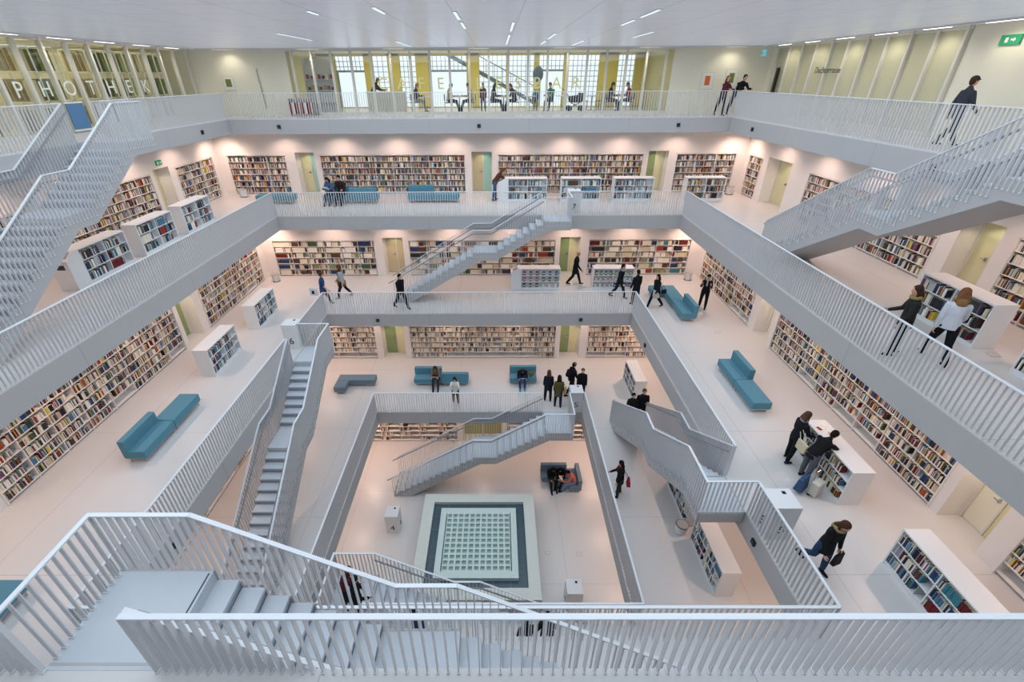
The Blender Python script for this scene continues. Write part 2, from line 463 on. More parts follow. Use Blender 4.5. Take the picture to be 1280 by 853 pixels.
    for side in (0, 1):
        yy = y0 + .02 if side == 0 else y1 - .03
        mbars = MB(k); mr = MB(k); mf = MB(k)
        P = pts if side == 0 else pts[:5]
        for i, (p, q) in enumerate(zip(P, P[1:])):
            if i == 0: continue
            ps, qs = p[0], q[0]
            nb = max(1, round((qs - ps) / PITCH))
            for j in range(nb + (1 if i == len(P) - 2 else 0)):
                s = ps + (qs - ps) * j / nb; zr = p[1] + (q[1] - p[1]) * j / nb
                # bar bottom sits on the stringer
                if s < S_LAND0: zb = z0 + RI * (math.floor((s - S_BOT) / TR + 1e-6) + 1)
                elif s < S_LAND1: zb = zl
                elif s < S_TOP: zb = zl + RI * (math.floor((s - S_LAND1) / TR + 1e-6) + 1)
                else: zb = z1
                zb -= .2
                mbars.box(s - .0065, s + .0065, yy - .027, yy + .027, zb, zr + RAIL - .01)
                mbars.box(s - .018, s + .018, yy - .031, yy + .031, zb, zb + .02, 1)
            mr.bar((ps, yy, p[1] + RAIL), (qs, yy, q[1] + RAIL), .058, .02)
        if side == 0:      # across the end of the platform
            nb = round((w) / PITCH)
            for j in range(nb):
                y = yy + (a - yy) * j / nb
                mbars.box(4.07 - .027, 4.07 + .027, y - .0065, y + .0065, z1 - .05, z1 + RAIL - .01)
                mbars.box(4.07 - .031, 4.07 + .031, y - .018, y + .018, z1 + .004, z1 + .024, 1)
            mr.bar((4.07, yy - .0285, z1 + RAIL), (4.07, a + .03, z1 + RAIL), .0585, .0225)
        fin(mbars, 'bar_panel', ['bar_grey', 'rail_white']); fin(mr, 'handrail', 'rail_white')
        if (n, k) == (6, 2) and side == 0: continue
        g = MB(k); yg = yy + (.09 if side == 0 else -.09)
        G = [(S_BOT - .25, z0 + .12)] + pts[2:5]
        for p, q in zip(G, G[1:]): g.bar((p[0], yg, p[1] + .86), (q[0], yg, q[1] + .86), .035, .035)
        fin(g, 'grab_rail', 'grab_rail')
for n, ks in ((4, (0, 2)), (5, (1, 3)), (6, (0, 2)), (7, (1, 3))):
    for k in ks: staircase(n, k)

# --- numbered cubes ---------------------------------------------------------------------
def cube(n, loc, rz, label, txt, sz=.58, h=1.06, angs=(0, PI / 2, -PI / 2, PI)):
    e = empty('marker_cube', loc, rz, label, 'floor marker')
    m = MB(); m.box(-sz / 2, sz / 2, -sz / 2, sz / 2, 0, h); bd = m.build('body', 'case_white', e, bevel=.008)
    m = MB(); m.box(.05, .13, .12, .2, h, h + .012); m.build('touch_button', 'ink', bd)
    for a in angs:
        x, y = math.sin(a), -math.cos(a)
        text_mesh(txt, .40, .003, 'number', 'ink', bd, upright(x * (sz / 2 + .002), y * (sz / 2 + .002), .34, a))
    return e
cube(4, (-3.72, 1.5, 0), 0, 'white cube marked 4 on the bottom floor left of the pool frame', '4')
cube(4, (3.62, -1.85, 0), 0, 'white cube marked 4 on the bottom floor right of the pool frame', '4')
h5 = .34
cube(5, (*w2(0, 4.415, A[5] + h5, 0).xy, Z[5]), 0, 'white cube marked 5 at the top of the staircase behind the pool frame', '5', angs=(0, PI/2))
cube(6, (*w2(3, 4.2, A[6] + h5, 0).xy, Z[6]), 0, 'white cube marked 6 at the top of the left staircase', '6', angs=(0, PI/2))
cube(6, (*w2(1, 4.58, A[6] + h5, 0).xy, Z[6]), 0, 'white cube marked 6 seen through bars beside the right landing', '6')
cube(7, (*w2(0, 4.35, A[7] + h5, 0).xy, Z[7]), 0, 'white cube marked 7 on the third gallery above the far staircase', '7', angs=(0, PI/2))

# --- small black fixtures on the fascias ---------------------------------------------------
def fixture(k, n, s, label):
    e = empty('wall_fixture', w2(k, s, A[n], Z[n] - .34), SD_ANG[k], 'small black square fixture ' + label, 'fixture')
    m = MB(); m.box(-.075, .075, -.05, 0, -.075, .075); hs = m.build('housing', 'black', e, bevel=.006)
    m = MB(); m.cyl((0, -.056, 0), .045, .045, .008, 16, axis='y'); m.build('lens', 'dark_grey', hs)
for a in [(0, 8, 0, 'on the top far fascia below the cafe letters'), (0, 8, -9.36, 'at the left end of the top far fascia'), (0, 8, 9.3, 'at the right end of the top far fascia'),
          (3, 8, 9.4, 'on the top left fascia near the far corner'), (1, 8, -9.5, 'on the top right fascia near the far corner'), (1, 8, -.15, 'on the top right fascia under the man in a cap'),
          (0, 6, -4.72, 'on the second far fascia left of the centre'), (0, 6, 4.7, 'on the second far fascia right of the centre'), (3, 6, -4.75, 'on the second left fascia behind the foreground rail'),
          (1, 6, 4.7, 'on the second right fascia below the cube marked 6'), (1, 6, -4.67, 'on the second right fascia near the far corner')]: fixture(*a)

# --- raised frame with glazed grid in the middle of the bottom floor ---------------------------
e = empty('skylight_frame', (0, .05, 0), 0, 'square stone framed light well with a white coffered grid on the bottom floor', 'skylight')
m = MB(); zt = 1.05
for x0, x1, y0, y1 in ((-2.4, 2.4, 1.95, 2.4), (-2.4, 2.4, -2.4, -1.95), (-2.4, -1.95, -1.95, 1.95), (1.95, 2.4, -1.95, 1.95)): m.box(x0, x1, y0, y1, 0, zt)
m.build('surround', 'stone', e)
m = MB(); m.box(-1.95, 1.95, -1.95, 1.95, .05, zt - .16); m.build('slate_bed', 'slate', e)
m = MB(); zz = zt - .155
for i in range(-3, 4):
    if i: m.box(i * .65 - .008, i * .65 + .008, 1.6, 1.95, zz, zz + .01); m.box(i * .65 - .008, i * .65 + .008, -1.95, -1.6, zz, zz + .01); m.box(1.6, 1.95, i * .65 - .008, i * .65 + .008, zz, zz + .01); m.box(-1.95, -1.6, i * .65 - .008, i * .65 + .008, zz, zz + .01)
m.build('bed_joints', 'steel_blue', e)
m = MB(); N = 11; g = 2.64 / N; r = .036; t0 = zt - .15; t1 = zt + .04
m.box(-1.6, 1.6, 1.32, 1.6, t0, t1); m.box(-1.6, 1.6, -1.6, -1.32, t0, t1); m.box(-1.6, -1.32, -1.32, 1.32, t0, t1); m.box(1.32, 1.6, -1.32, 1.32, t0, t1)
for i in range(N + 1):
    c = -1.32 + i * g; m.box(c - r, c + r, -1.32, 1.32, t0, t1); m.box(-1.32, 1.32, c - r, c + r, t0, t1 - .001)
m.build('coffer_grid', 'grid_white', e)
m = MB(); m.box(-1.32, 1.32, -1.32, 1.32, t0 - .0, t0 + .07); m.build('glazing', 'coffer', e)
# ================= BOOKS AND SHELVES ================================================
BOOKC = ['E3DCCB', 'CFC4A8', '2B2D35', '6B2226', '9C3A30', '27406B', '4F7896', 'B9BCC0', 'C98A3C', '4A5E3E', '8A8E6A', 'EDEAE2', '5A4034', 'C9A5A0', '3E7F8C', 'D6C24C', '7A5A86', '39423C', 'A65A2E', '8FA2B0']
BOOKN = ['cream', 'sand', 'black', 'dark red', 'red', 'navy', 'blue', 'light grey', 'ochre', 'dark green', 'olive', 'white', 'brown', 'pink', 'teal', 'yellow', 'purple', 'charcoal', 'rust', 'pale blue']
for i, c in enumerate(BOOKC): mat('book_%d' % i, c, .6, .25)
PAL = {
 'mix':   [0]*4 + [1]*3 + [2]*4 + [3]*2 + [4] + [5]*2 + [6]*2 + [7]*3 + [8] + [9] + [11]*4 + [12]*2 + [13] + [14] + [15] + [16] + [17]*2 + [18],
 'cream': [0]*8 + [1]*6 + [2]*3 + [3] + [7]*3 + [11]*6 + [12]*2 + [5] + [8] + [13]*2,
 'sets':  [0]*5 + [3]*2 + [5]*2 + [9] + [10]*2 + [11]*4 + [12]*2 + [2]*2 + [1]*3 + [4] + [14],
 'cool':  [0]*2 + [2]*3 + [5]*2 + [6]*3 + [7]*3 + [9] + [11]*3 + [14]*2 + [19]*2 + [3] + [12] + [4],
}
books = []        # dict records
def fill_row(k, s0, s1, d, z, hmax, pal, where, fillp=.86, runp=.0, depth=.2, back=None):
    s = s0 + R.uniform(0, .03); pl = PAL[pal]
    end = s0 + (s1 - s0) * min(1, R.gauss(fillp, .08))
    while s < end:
        if R.random() < .025: s += R.uniform(.04, .12); continue
        c = R.choice(pl); run = 1; h = R.uniform(.62, .92) * hmax; t = R.uniform(.011, .036)
        if R.random() < runp: run = R.randint(5, 14); t = R.uniform(.03, .05); h = R.uniform(.75, .92) * hmax
        elif R.random() < .12: run = R.randint(2, 4)
        dp = min(depth, h * .72)
        for _ in range(run):
            if s + t > end: break
            hh = h * (1 if run > 1 else R.uniform(.94, 1.04)); ins = R.uniform(.012, .03)
            books.append((k, s, s + t - .0015, d + ins, d + ins + dp, z, z + min(hh, hmax * .97), c, where))
            s += t
        if run == 1 and t < .02: pass
        if s >= end: break

KSIDE = {0: 'far', 1: 'right', 2: 'near', 3: 'left'}
GAL = {4: 'bottom floor', 5: 'lowest gallery', 6: 'second gallery', 7: 'third gallery'}
def wall_shelf(n, k, a0, a1, idx):
    w = W[n]; z0 = Z[n]; L = a1 - a0; nb = max(2, round(L / .97)); rows = 6
    pitch = (SHELF_TOP - .09) / rows
    c = (a0 + a1) / 2
    pos = 'middle' if abs(c) < 1 else None
    where = {0: 'between the door bays' if abs(c) < 1 else ('left of centre' if c < 0 else 'right of centre'), 1: '', 3: ''}.get(k, '')
    if k == 0 and n == 7: where = ['at the far left', 'left of the middle door', 'right of the middle door', 'at the far right'][idx]
    if k == 0 and n in (5, 6): where = ['at the left end', 'in the middle between two doors', 'at the right end'][idx]
    if k == 0 and n == 4: where = ['left of the olive doors', 'right of the olive doors'][idx]
    if k in (1, 3):
        o = sorted([u for u in shelf_units if u[0] == n and u[1] == k], key=lambda u: (w2(k, u[2], 0).y), reverse=True)
        r = o.index((n, k, a0, a1)); where = ['next to the far corner', 'second from the far corner', 'third from the far corner', 'nearest to the viewer'][r]
    e = empty('bookshelf', w2(k, c, w, z0), SD_ANG[k], 'white wall bookshelf, %s wall of the %s, %s' % (KSIDE[k], GAL[n], where), 'bookshelf')
    m = MB(); d1 = NI - .01
    for i in range(nb + 1):
        s = -L / 2 + L * i / nb; t = .012 if 0 < i < nb else .02
        s = min(max(s, -L / 2 + .02), L / 2 - .02)
        m.box(s - t, s + t, .0 if 0 < i < nb else -.03, d1, .0, SHELF_TOP)
    m.box(-L / 2, L / 2, d1 - .02, d1, 0, SHELF_TOP)
    m.box(-L / 2, L / 2, -.03, d1 - .02, SHELF_TOP - .02, SHELF_TOP + .01)
    m.build('shelf_frame', 'shelf_white', e)
    m = MB(); m.box(-L / 2, L / 2, .03, d1 - .02, 0, .07); m.build('kick_board', 'kick', e)
    first = None
    for r in range(rows):
        z = .07 + pitch * r
        if first is None:
            m = MB(); m.box(-L / 2 + .02, L / 2 - .02, -.005, d1 - .02, z, z + .022); first = m.build('shelf', 'shelf_white', e); base = z
        else:
            q = first.copy(); C.objects.link(q); q.parent = e; q.location = (0, 0, z - base)
    pal, rp, fp = {7: ('mix', .0, .94), 6: ('mix', 0, .92), 5: ('cream', .0, .95), 4: ('cream', .03, .5)}[n]
    if n == 6 and k == 0: pal, rp = 'sets', .22
    if n == 5 and k == 0: fp = .93
    wh = '%s wall of %s, %s' % (KSIDE[k], GAL[n], where)
    for r in range(rows):
        for b in range(nb):
            if n == 5 and r == 0 and R.random() < .7: continue
            if n == 4 and R.random() < .25: continue
            if k == 1 and n == 6 and r == 0 and R.random() < .3: continue
            if k in (1, 3) and r < 1 and n == 6 and R.random() < .15: continue
            s0 = a0 + L * b / nb + .014; s1 = a0 + L * (b + 1) / nb - .014
            fill_row(k, s0 + (.01 if b == 0 else 0), s1 - (.01 if b == nb - 1 else 0), w, z0 + .092 + pitch * r, pitch - .022 - .02, pal, wh + '|' + ['bottom', 'second lowest', 'third lowest', 'third highest', 'second highest', 'top'][r], fp, rp)
cnt = {}
for u in shelf_units:
    i = cnt.get(u[:2], 0); cnt[u[:2]] = i + 1
    wall_shelf(*u, i)

def low_case(n, k, s0, s1, d0, label, where, pal='cool', terminal=0, depth=.55, height=1.12, grey=False, fp=.84, sets=None):
    """free standing bookcase, books on the side facing the void"""
    z0 = Z[n]; L = s1 - s0; c = (s0 + s1) / 2
    mt = 'case_white'
    e = empty('low_bookcase', w2(k, c, d0 + depth / 2, z0), SD_ANG[k], label, 'bookcase')
    x0, x1 = -L / 2, L / 2; y0, y1 = -depth / 2, depth / 2
    m = MB(); t = .035
    m.box(x0, x0 + t, y0, y1, .0, height - .04); m.box(x1 - t, x1, y0, y1, 0, height - .04)
    m.box(x0 + t, x1 - t, -.012, .012, .1, height - .04)
    m.build('side_panels', mt, e, bevel=.003)
    m = MB(); m.box(x0, x1, y0, y1, height - .04, height); m.build('top', mt, e, bevel=.004)
    m = MB(); m.box(x0 + t, x1 - t, y0 + .01, y1 - .01, 0, .11); m.build('plinth', mt, e)
    m = MB(); m.box(-.013, .013, y0 + .004, y1 - .004, .11, height - .04); m.build('divider', mt, e)
    ph = (height - .04 - .11) / 3
    for r in (1, 2):
        z = .11 + ph * r; m = MB(); m.box(x0 + t, x1 - t, y0 + .003, y1 - .003, z - .022, z); m.build('shelf', mt, e)
    if terminal:
        # sloped reading desk at one end, terminal = -1 (low s) or +1
        m = MB(); tl = .5
        xa, xb = (x0 - tl, x0) if terminal < 0 else (x1, x1 + tl)
        if terminal < 0: prof = [(xa, 0), (xb, 0), (xb, height), (xb - .12, height), (xa, height - .22)]
        else: prof = [(xa, 0), (xb, 0), (xb, height - .22), (xa + .12, height), (xa, height)]
        m.prism(prof, y0, y1); m.build('catalogue_desk', mt, e, bevel=.004)
        sx = (xa + xb) / 2; s = 1 if terminal < 0 else -1
        sl = .22 / .38
        ang = math.atan(sl) * s
        mm = MB(); mm.box(-.13, .13, -.19, .19, 0, .012); o = mm.build('screen', 'metal_grid', e); o.location = (sx - s * .04, 0, height - .11 - s * 0 + .006 - .02 + .02); o.rotation_euler = (0, -ang, 0)
        mm = MB(); mm.box(xa - .004 if terminal < 0 else xb, xa if terminal < 0 else xb + .004, -.14, .12, height - .48, height - .33); mm.build('return_slot', 'dark_grey', e)
    for side in (0,):
        for r in range(3):
            for b in range(2):
                a0 = (s0 + t if b == 0 else c + .014); a1 = (c - .014 if b == 0 else s1 - t)
                zz = z0 + .112 + ph * r
                if sets: media_row(k, a0, a1, d0, zz, r, b, sets)
                else: fill_row(k, a0, a1, d0 + .0, zz, ph - .024, pal, where + '|' + ['bottom', 'middle', 'top'][r], fp, .02, depth=.21)
    return e
media = []
def media_row(k, a0, a1, d, z, r, b, name):
    n = 3 if name == 'A' else 4
    for i in range(n):
        s = a0 + (a1 - a0) * (i + .5) / n
        media.append((k, s, d, z, r, b, name))

low_case(7, 3, 1.38, 3.35, 11.80, 'white low bookcase with a catalogue screen at its end, third gallery at left', 'in the left low bookcase beside the catalogue desk on the third gallery', terminal=-1)
low_case(7, 3, 3.95, 5.95, 11.80, 'white low bookcase in the middle of three along the left side of the third gallery', 'in the middle low bookcase on the left of the third gallery')
low_case(7, 3, 6.60, 8.62, 11.80, 'white low bookcase farthest away on the left side of the third gallery', 'in the farthest low bookcase on the left of the third gallery', fp=.75)
low_case(7, 0, 1.38, 3.37, 12.05, 'pale low bookcase with sloped desk that the bending woman leans on', 'in the low bookcase beside the bending woman', terminal=-1)
low_case(7, 0, 4.08, 6.07, 12.05, 'pale low bookcase behind the cube marked 7', 'in the low bookcase behind the cube marked 7')
low_case(7, 0, 6.73, 8.73, 12.05, 'pale low bookcase third in the row on the far third gallery', 'in the third low bookcase of the far third gallery')
low_case(7, 0, 10.38, 12.34, 12.05, 'pale low bookcase at the right corner of the far third gallery', 'in the low bookcase at the far right corner of the third gallery', pal='mix')
low_case(7, 1, .72, 2.68, 11.86, 'white low bookcase behind the two women at the right of the third gallery', 'in the low bookcase behind the two women at right', pal='mix', fp=.8)
low_case(7, 1, 3.62, 5.6, 11.86, 'white low bookcase cut by the right edge of the photo on the third gallery', 'in the low bookcase at the right edge of the photo', pal='mix')
low_case(6, 3, 1.92, 3.87, 9.43, 'white low bookcase nearer the sofa on the left of the second gallery', 'in the low bookcase nearer the blue sofa at left', fp=.8)
low_case(6, 3, 5.56, 7.45, 9.43, 'white low bookcase nearer the far corner on the left of the second gallery', 'in the low bookcase nearer the far left corner of the second gallery', fp=.75)
low_case(6, 0, 2.02, 4.0, 9.72, 'pale display bookcase of red and blue boxes behind the staircase to 7', 'x', terminal=-1, sets='A')
low_case(6, 0, 5.67, 7.7, 9.72, 'pale display bookcase behind the man with a grey hood', 'x', sets='B')
low_case(6, 1, 1.9, 3.88, 9.42, 'white low bookcase where the stooping person reads, right of the second gallery', 'in the low bookcase where the stooping person stands', pal='mix', fp=.8)
low_case(6, 1, 5.45, 7.45, 9.42, 'white low bookcase at the lower right behind the foreground rail', 'in the low bookcase at the lower right', pal='cool', fp=.93)
low_case(5, 1, -7.35, -5.5, 7.2, 'white low bookcase end on, at the far right of the lowest gallery', 'in the low bookcase at the far right of the lowest gallery')
low_case(5, 1, -.45, 1.5, 7.2, 'white low bookcase half hidden under the right staircase', 'in the low bookcase half hidden under the right staircase')
low_case(5, 1, 1.95, 3.92, 7.2, 'white low bookcase below the right landing of the lowest gallery', 'in the low bookcase below the right landing')

# display boxes (face-out cases) on the two media cases
mcol = {'A': {0: ['book_2', 'book_0'], 1: ['book_4', 'book_17'], 2: ['book_3', 'book_5']}, 'B': {0: ['book_7', 'book_5'], 1: ['book_13', 'book_7'], 2: ['book_9', 'book_10']}}
mi = 0
for (k, s, d, z, r, b, nm) in media:
    zz = Z[6] + 0
    e_mat = mcol[nm][2 - r if False else r][b]
    m = MB(); m.box(-.055, .055, 0, .04, 0, .2); m.box(-.03, .03, -.003, .0, .05, .13)
    e = empty('display_box', w2(k, s, d + .05, z), SD_ANG[k]); 
    m = MB(); m.box(-.055, .055, 0, .045, 0, .2); m.build('cover', e_mat, e, bevel=.004)
    m = MB(); m.box(-.032, .032, -.003, 0, .06, .13); m.build('cover_label', 'book_11', e)
    col = {'book_3': 'dark red', 'book_5': 'navy', 'book_4': 'red', 'book_2': 'black', 'book_7': 'light grey', 'book_13': 'pink', 'book_9': 'dark green', 'book_10': 'olive', 'book_0': 'cream', 'book_17': 'charcoal'}[e_mat]
    tag(e, '%s box facing out, %s row of display bookcase %s' % (col, ['bottom', 'middle', 'top'][r], 'behind staircase to 7' if nm == 'A' else 'behind grey hooded man'), 'box',
        '%s boxes in the %s row %s' % (col, ['bottom', 'middle', 'top'][r], nm == 'A' and 'behind the staircase' or 'behind the hooded man'))
# open booklets on the case beside the stooping person
for i, (y, x, rz) in enumerate(((-2.25, 9.62, .3), (-2.5, 9.78, -.4), (-2.1, 9.8, .9))):
    e = empty('booklet', (x, y, Z[6] + 1.121), rz, ['open red booklet lying on the low bookcase beside the stooping person', 'pink leaflet lying nearest the stooping person on the bookcase top', 'small white leaflet at the far end of the bookcase top'][i], 'booklet')
    m = MB(); m.box(-.1, .1, -.07, .07, 0, .008); m.build('pages', 'paper', e)
    m = MB(); m.box(-.1, -.01, -.07, .07, .008, .010); m.build('cover', ['red', 'book_13', 'paper'][i], e)

# ================= SEATING ================================================================
def bench(n, x0, x1, y0, y1, label, back=None, mt='bench_blue', split=None, ext=None):
    """upholstered bench; back = list of (x0,x1,y0,y1) backrest boxes"""
    cx, cy = (x0 + x1) / 2, (y0 + y1) / 2
    e = empty('bench', (cx, cy, Z[n]), 0, label, 'bench')
    seats = split or [(x0, x1, y0, y1)]
    if ext: seats = seats + ext
    for s in seats:
        m = MB(); m.box(s[0] - cx, s[1] - cx, s[2] - cy, s[3] - cy, .16, .42); m.build('seat', mt, e, bevel=.02)
        m = MB(); m.box(s[0] - cx + .03, s[1] - cx - .03, s[2] - cy + .03, s[3] - cy - .03, .12, .16); m.build('seat_frame', 'chrome', e)
    for s in seats:
        for px in (s[0] + .08, s[1] - .08):
            for py in (s[2] + .08, s[3] - .08):
                m = MB(); m.cyl((px - cx, py - cy, 0), .018, .018, .13, 10); m.build('leg', 'chrome', e)
    for b in back or []:
        m = MB(); m.box(b[0] - cx - .006, b[1] - cx + .006, b[2] - cy - .006, b[3] - cy + .006, .19, .78); m.build('backrest', mt, e, bevel=.02)
    return e
bench(6, -9.68, -9.06, -2.38, .34, 'blue bench with a backrest on its near half, left side of the second gallery', [(-9.68, -9.5, -2.38, -1.04)], split=[(-9.68, -9.06, -2.38, -1.03), (-9.68, -9.06, -1.01, .34)])
bench(6, -9.68, -9.06, -8.9, -6.12, 'pale blue bench at the lower left edge behind the foreground rail')
bench(6, 8.97, 9.58, -.24, 2.42, 'blue bench with a backrest on its far half, right side of the second gallery', [(9.42, 9.6, 1.1, 2.42)], split=[(8.97, 9.58, -.24, 1.08), (8.97, 9.58, 1.1, 2.42)])
bench(6, 8.95, 9.58, 6.1, 9.2, 'blue angled bench with a backrest at its near end by the far right corner', [(9.42, 9.6, 6.1, 7.45)], split=[(8.95, 9.58, 6.1, 7.6), (8.95, 9.58, 7.62, 9.25)], ext=[(8.35, 8.93, 8.65, 9.25)])
bench(7, -11.3, -9.42, 11.62, 12.24, 'blue bench at the left end of the far third gallery')
bench(7, -7.92, -5.2, 11.62, 12.24, 'blue bench under the seated couple on the far third gallery', [(-7.92, -6.58, 12.1, 12.28), (-6.55, -5.2, 11.58, 11.76)], split=[(-7.92, -6.57, 11.62, 12.24), (-6.55, -5.2, 11.62, 12.24)])
bench(7, -3.68, -1.1, 11.75, 12.37, 'empty blue bench in the middle of the far third gallery', [(-3.68, -2.38, 12.2, 12.4)], split=[(-3.68, -2.4, 11.75, 12.37), (-2.38, -1.1, 11.75, 12.37)])
bench(5, -7.07, -5.23, 6.68, 7.18, 'slate blue L shaped bench without backrest on the lowest gallery', mt='bench_slate', split=[(-7.07, -5.23, 6.68, 7.18)], ext=[(-7.07, -6.5, 6.05, 6.66)])
bench(5, -3.3, -.62, 6.73, 7.35, 'long blue bench under the reading woman on the lowest gallery', [(-3.3, -1.97, 7.2, 7.38), (-1.94, -.62, 6.68, 6.86)], split=[(-3.3, -1.96, 6.73, 7.35), (-1.94, -.62, 6.73, 7.35)])
bench(5, 1.45, 2.77, 6.83, 7.42, 'short blue bench under the hunched reader on the lowest gallery', [(1.45, 2.77, 7.28, 7.46)])
bench(4, 2.95, 4.78, 4.0, 4.62, 'slate blue corner bench under three readers on the bottom floor', [(2.95, 4.2, 4.48, 4.66), (4.62, 4.8, 3.42, 4.62)], mt='bench_slate', split=[(2.95, 4.2, 4.0, 4.62)], ext=[(4.22, 4.78, 3.42, 4.62)])

def bin_(x, y, n, label):
    e = empty('waste_bin', (x, y, Z[n]), 0, label, 'bin')
    m = MB(); m.cyl((0, 0, .03), .17, .2, .36, 28); m.build('body', 'case_white', e, smooth=False)
    m = MB(); m.cyl((0, 0, 0), .185, .185, .03, 28); m.build('base_ring', 'black', e)
    m = MB(); m.cyl((0, 0, .39), .205, .205, .02, 28); m.cyl((0, 0, .411), .17, .17, .002, 28); m.build('rim', 'kick', e)
bin_(-12.75, 13.3, 7, 'round white waste bin in the left corner of the far third gallery')
bin_(13.3, 13.45, 7, 'round white waste bin in the right corner of the far third gallery')
bin_(-10.98, 10.96, 6, 'round white waste bin in the far left corner of the second gallery')
bin_(10.99, 10.98, 6, 'round white waste bin in the far right corner of the second gallery')
e = empty('waste_bin', (6.98, -1.7, Z[5]), 0, 'round bin with a dark hoop behind the right staircase', 'bin')
m = MB(); m.cyl((0, 0, .03), .17, .2, .36, 28); m.build('body', 'case_white', e)
m = MB(); m.cyl((0, 0, .37), .208, .21, .02, 28); m.build('rim', 'black', e); m = MB(); m.cyl((0, 0, .391), .19, .19, .004, 28); m.build('liner', 'kick', e)

# ================= TOP GALLERY: GLASS WALLS AND THE CAFE ===================================
z8 = Z[8]; WB = 14.0
n_w = 1
def glass_wall(k, s0, s1, pitch, first, name, pane='glass', post='post', kick=.12):
    e = empty(name, kind='structure')
    posts = []
    s = first
    while s <= s1 + .01: posts.append(s); s += pitch
    for p in posts:
        m = MB(k); m.box(p - .05, p + .05, WB - .09, WB + .05, z8, CEIL); m.build('window_mullion', post, e)
    m = MB(k); m.box(s0, s1, WB - .06, WB + .04, z8, z8 + kick); m.box(s0, s1, WB - .06, WB + .04, CEIL - .1, CEIL); m.build('window_frame', post, e)
    for a, b in zip(posts, posts[1:]):
        m = MB(k); m.box(a + .05, b - .05, WB - .005, WB + .005, z8 + kick, CEIL - .1); m.build('window_pane', pane, e)
    return e, posts
gw, posts = glass_wall(0, -9.3, 9.35, .948, -9.03, 'window_1')
for ch, x in zip('CAFE LESBAR', [-4.76 + i * .947 for i in range(11)]):
    if ch != ' ': text_mesh(ch, .72, .004, 'lettering', 'letter_yellow', gw, upright(x, WB - .1, 16.92, 0))
lw, _ = glass_wall(3, -2.0, 13.9, .995, -2.2, 'window_2')
for i, ch in enumerate('GRAPHOTHEK'):
    y = 4.2 + (i - 3) * .98
    text_mesh(ch, .64, .004, 'lettering', 'letter_white', lw, upright(-WB + .1, y, 16.93, PI / 2))
# wall panels of the top gallery
def panel(k, s0, s1, nm='wall_cream', z1=CEIL):
    m = MB(k); m.box(s0, s1, WB, WB + .15, z8, z1); return tag(m.build('wall_' + SIDE[k], nm), kind='structure')
panel(0, -14.1, -9.3); panel(0, 9.35, 14.1); panel(3, -14, -2.0)
rw, _ = glass_wall(1, -13.6, -3.4, .985, -13.35, 'window_3', pane='frosted')
text_mesh('Dachterrasse', .3, .003, 'lettering', 'dark_grey', rw, upright(WB - .1, 9.2, 17.39, -PI / 2))
panel(1, -3.4, 14.0); panel(1, -14.1, -13.6)
panel(2, -14, 14)
# side rooms behind the left and right glass
for k, dd, mt in ((3, 17.4, 'wall_cream'), (1, 16.0, 'wall_cream')):
    m = MB(k); s0, s1 = (-2.2, 14) if k == 3 else (-14, -3)
    m.box(s0, s1, WB + .05, dd, z8 - .1, z8 - .001); m.box(s0, s1, WB + .05, dd, CEIL, CEIL + .1)
    m.box(s0, s1, dd, dd + .15, z8 - .1, CEIL + .1); m.box(s0 - .15, s0, WB + .05, dd, z8, CEIL); m.box(s1, s1 + .15, WB + .15, dd, z8, CEIL)
    tag(m.build('wall_' + SIDE[k], mt), kind='structure')
# picture storage racks behind the left glass: tall framed wire screens
for i in range(12):
    y = 1.9 + i * 1.0
    if i in (3, 6): continue
    e = empty('storage_rack', (-15.3, y, z8), 0, 'tall olive storage rack with three panels seen through the left glass wall', 'rack', 'storage racks behind the left glass')
    m = MB(); 
    for zz in (.02, .95, 1.85, 2.6): m.box(-.5, .5, -.3, .3, zz, zz + .035)
    for xx in (-.5, .46):
        for yy in (-.3, .27): m.box(xx, xx + .04, yy, yy + .03, 0, 2.62)
    m.build('rack_frame', 'letter_white', e)
    m = MB()
    for zz in (.06, 1.0, 1.9):
        for j in range(5): m.box(-.42 + j * .18, -.40 + j * .18, -.27, .27, zz, zz + .66 - .03 * (j % 3))
    m.build('print_panels', ['olive_door', 'tan', 'print_green'][i % 3], e)
# blue notice board leaning by the left glass wall
e = empty('notice_board', (-13.85, 5.95, z8), 0, 'blue notice board standing against the left glass wall above the staircase', 'board')
m = MB(); m.box(0, .04, -.36, .36, .12, .92); m.build('board_panel', 'sign_blue', e); m = MB(); m.box(-.01, .03, -.39, .39, .06, .12); m.box(-.01, .03, -.39, .39, .92, .96); m.build('board_frame', 'letter_white', e)

# cafe room
CF = 19.6
m = MB(); m.box(-12, 12, WB + .05, CF, z8 - .1, z8 - .001); tag(m.build('floor', 'floor'), kind='structure')
m = MB(); m.box(-12, 12, WB + .05, CF + .3, CEIL, CEIL + .1); tag(m.build('ceiling', 'wall_cream'), kind='structure')
m = MB(); m.box(-9.9, -9.75, WB + .15, CF, z8, CEIL); m.box(9.75, 9.9, WB + .15, CF, z8, CEIL); tag(m.build('wall_back', 'pale_yellow'), kind='structure')
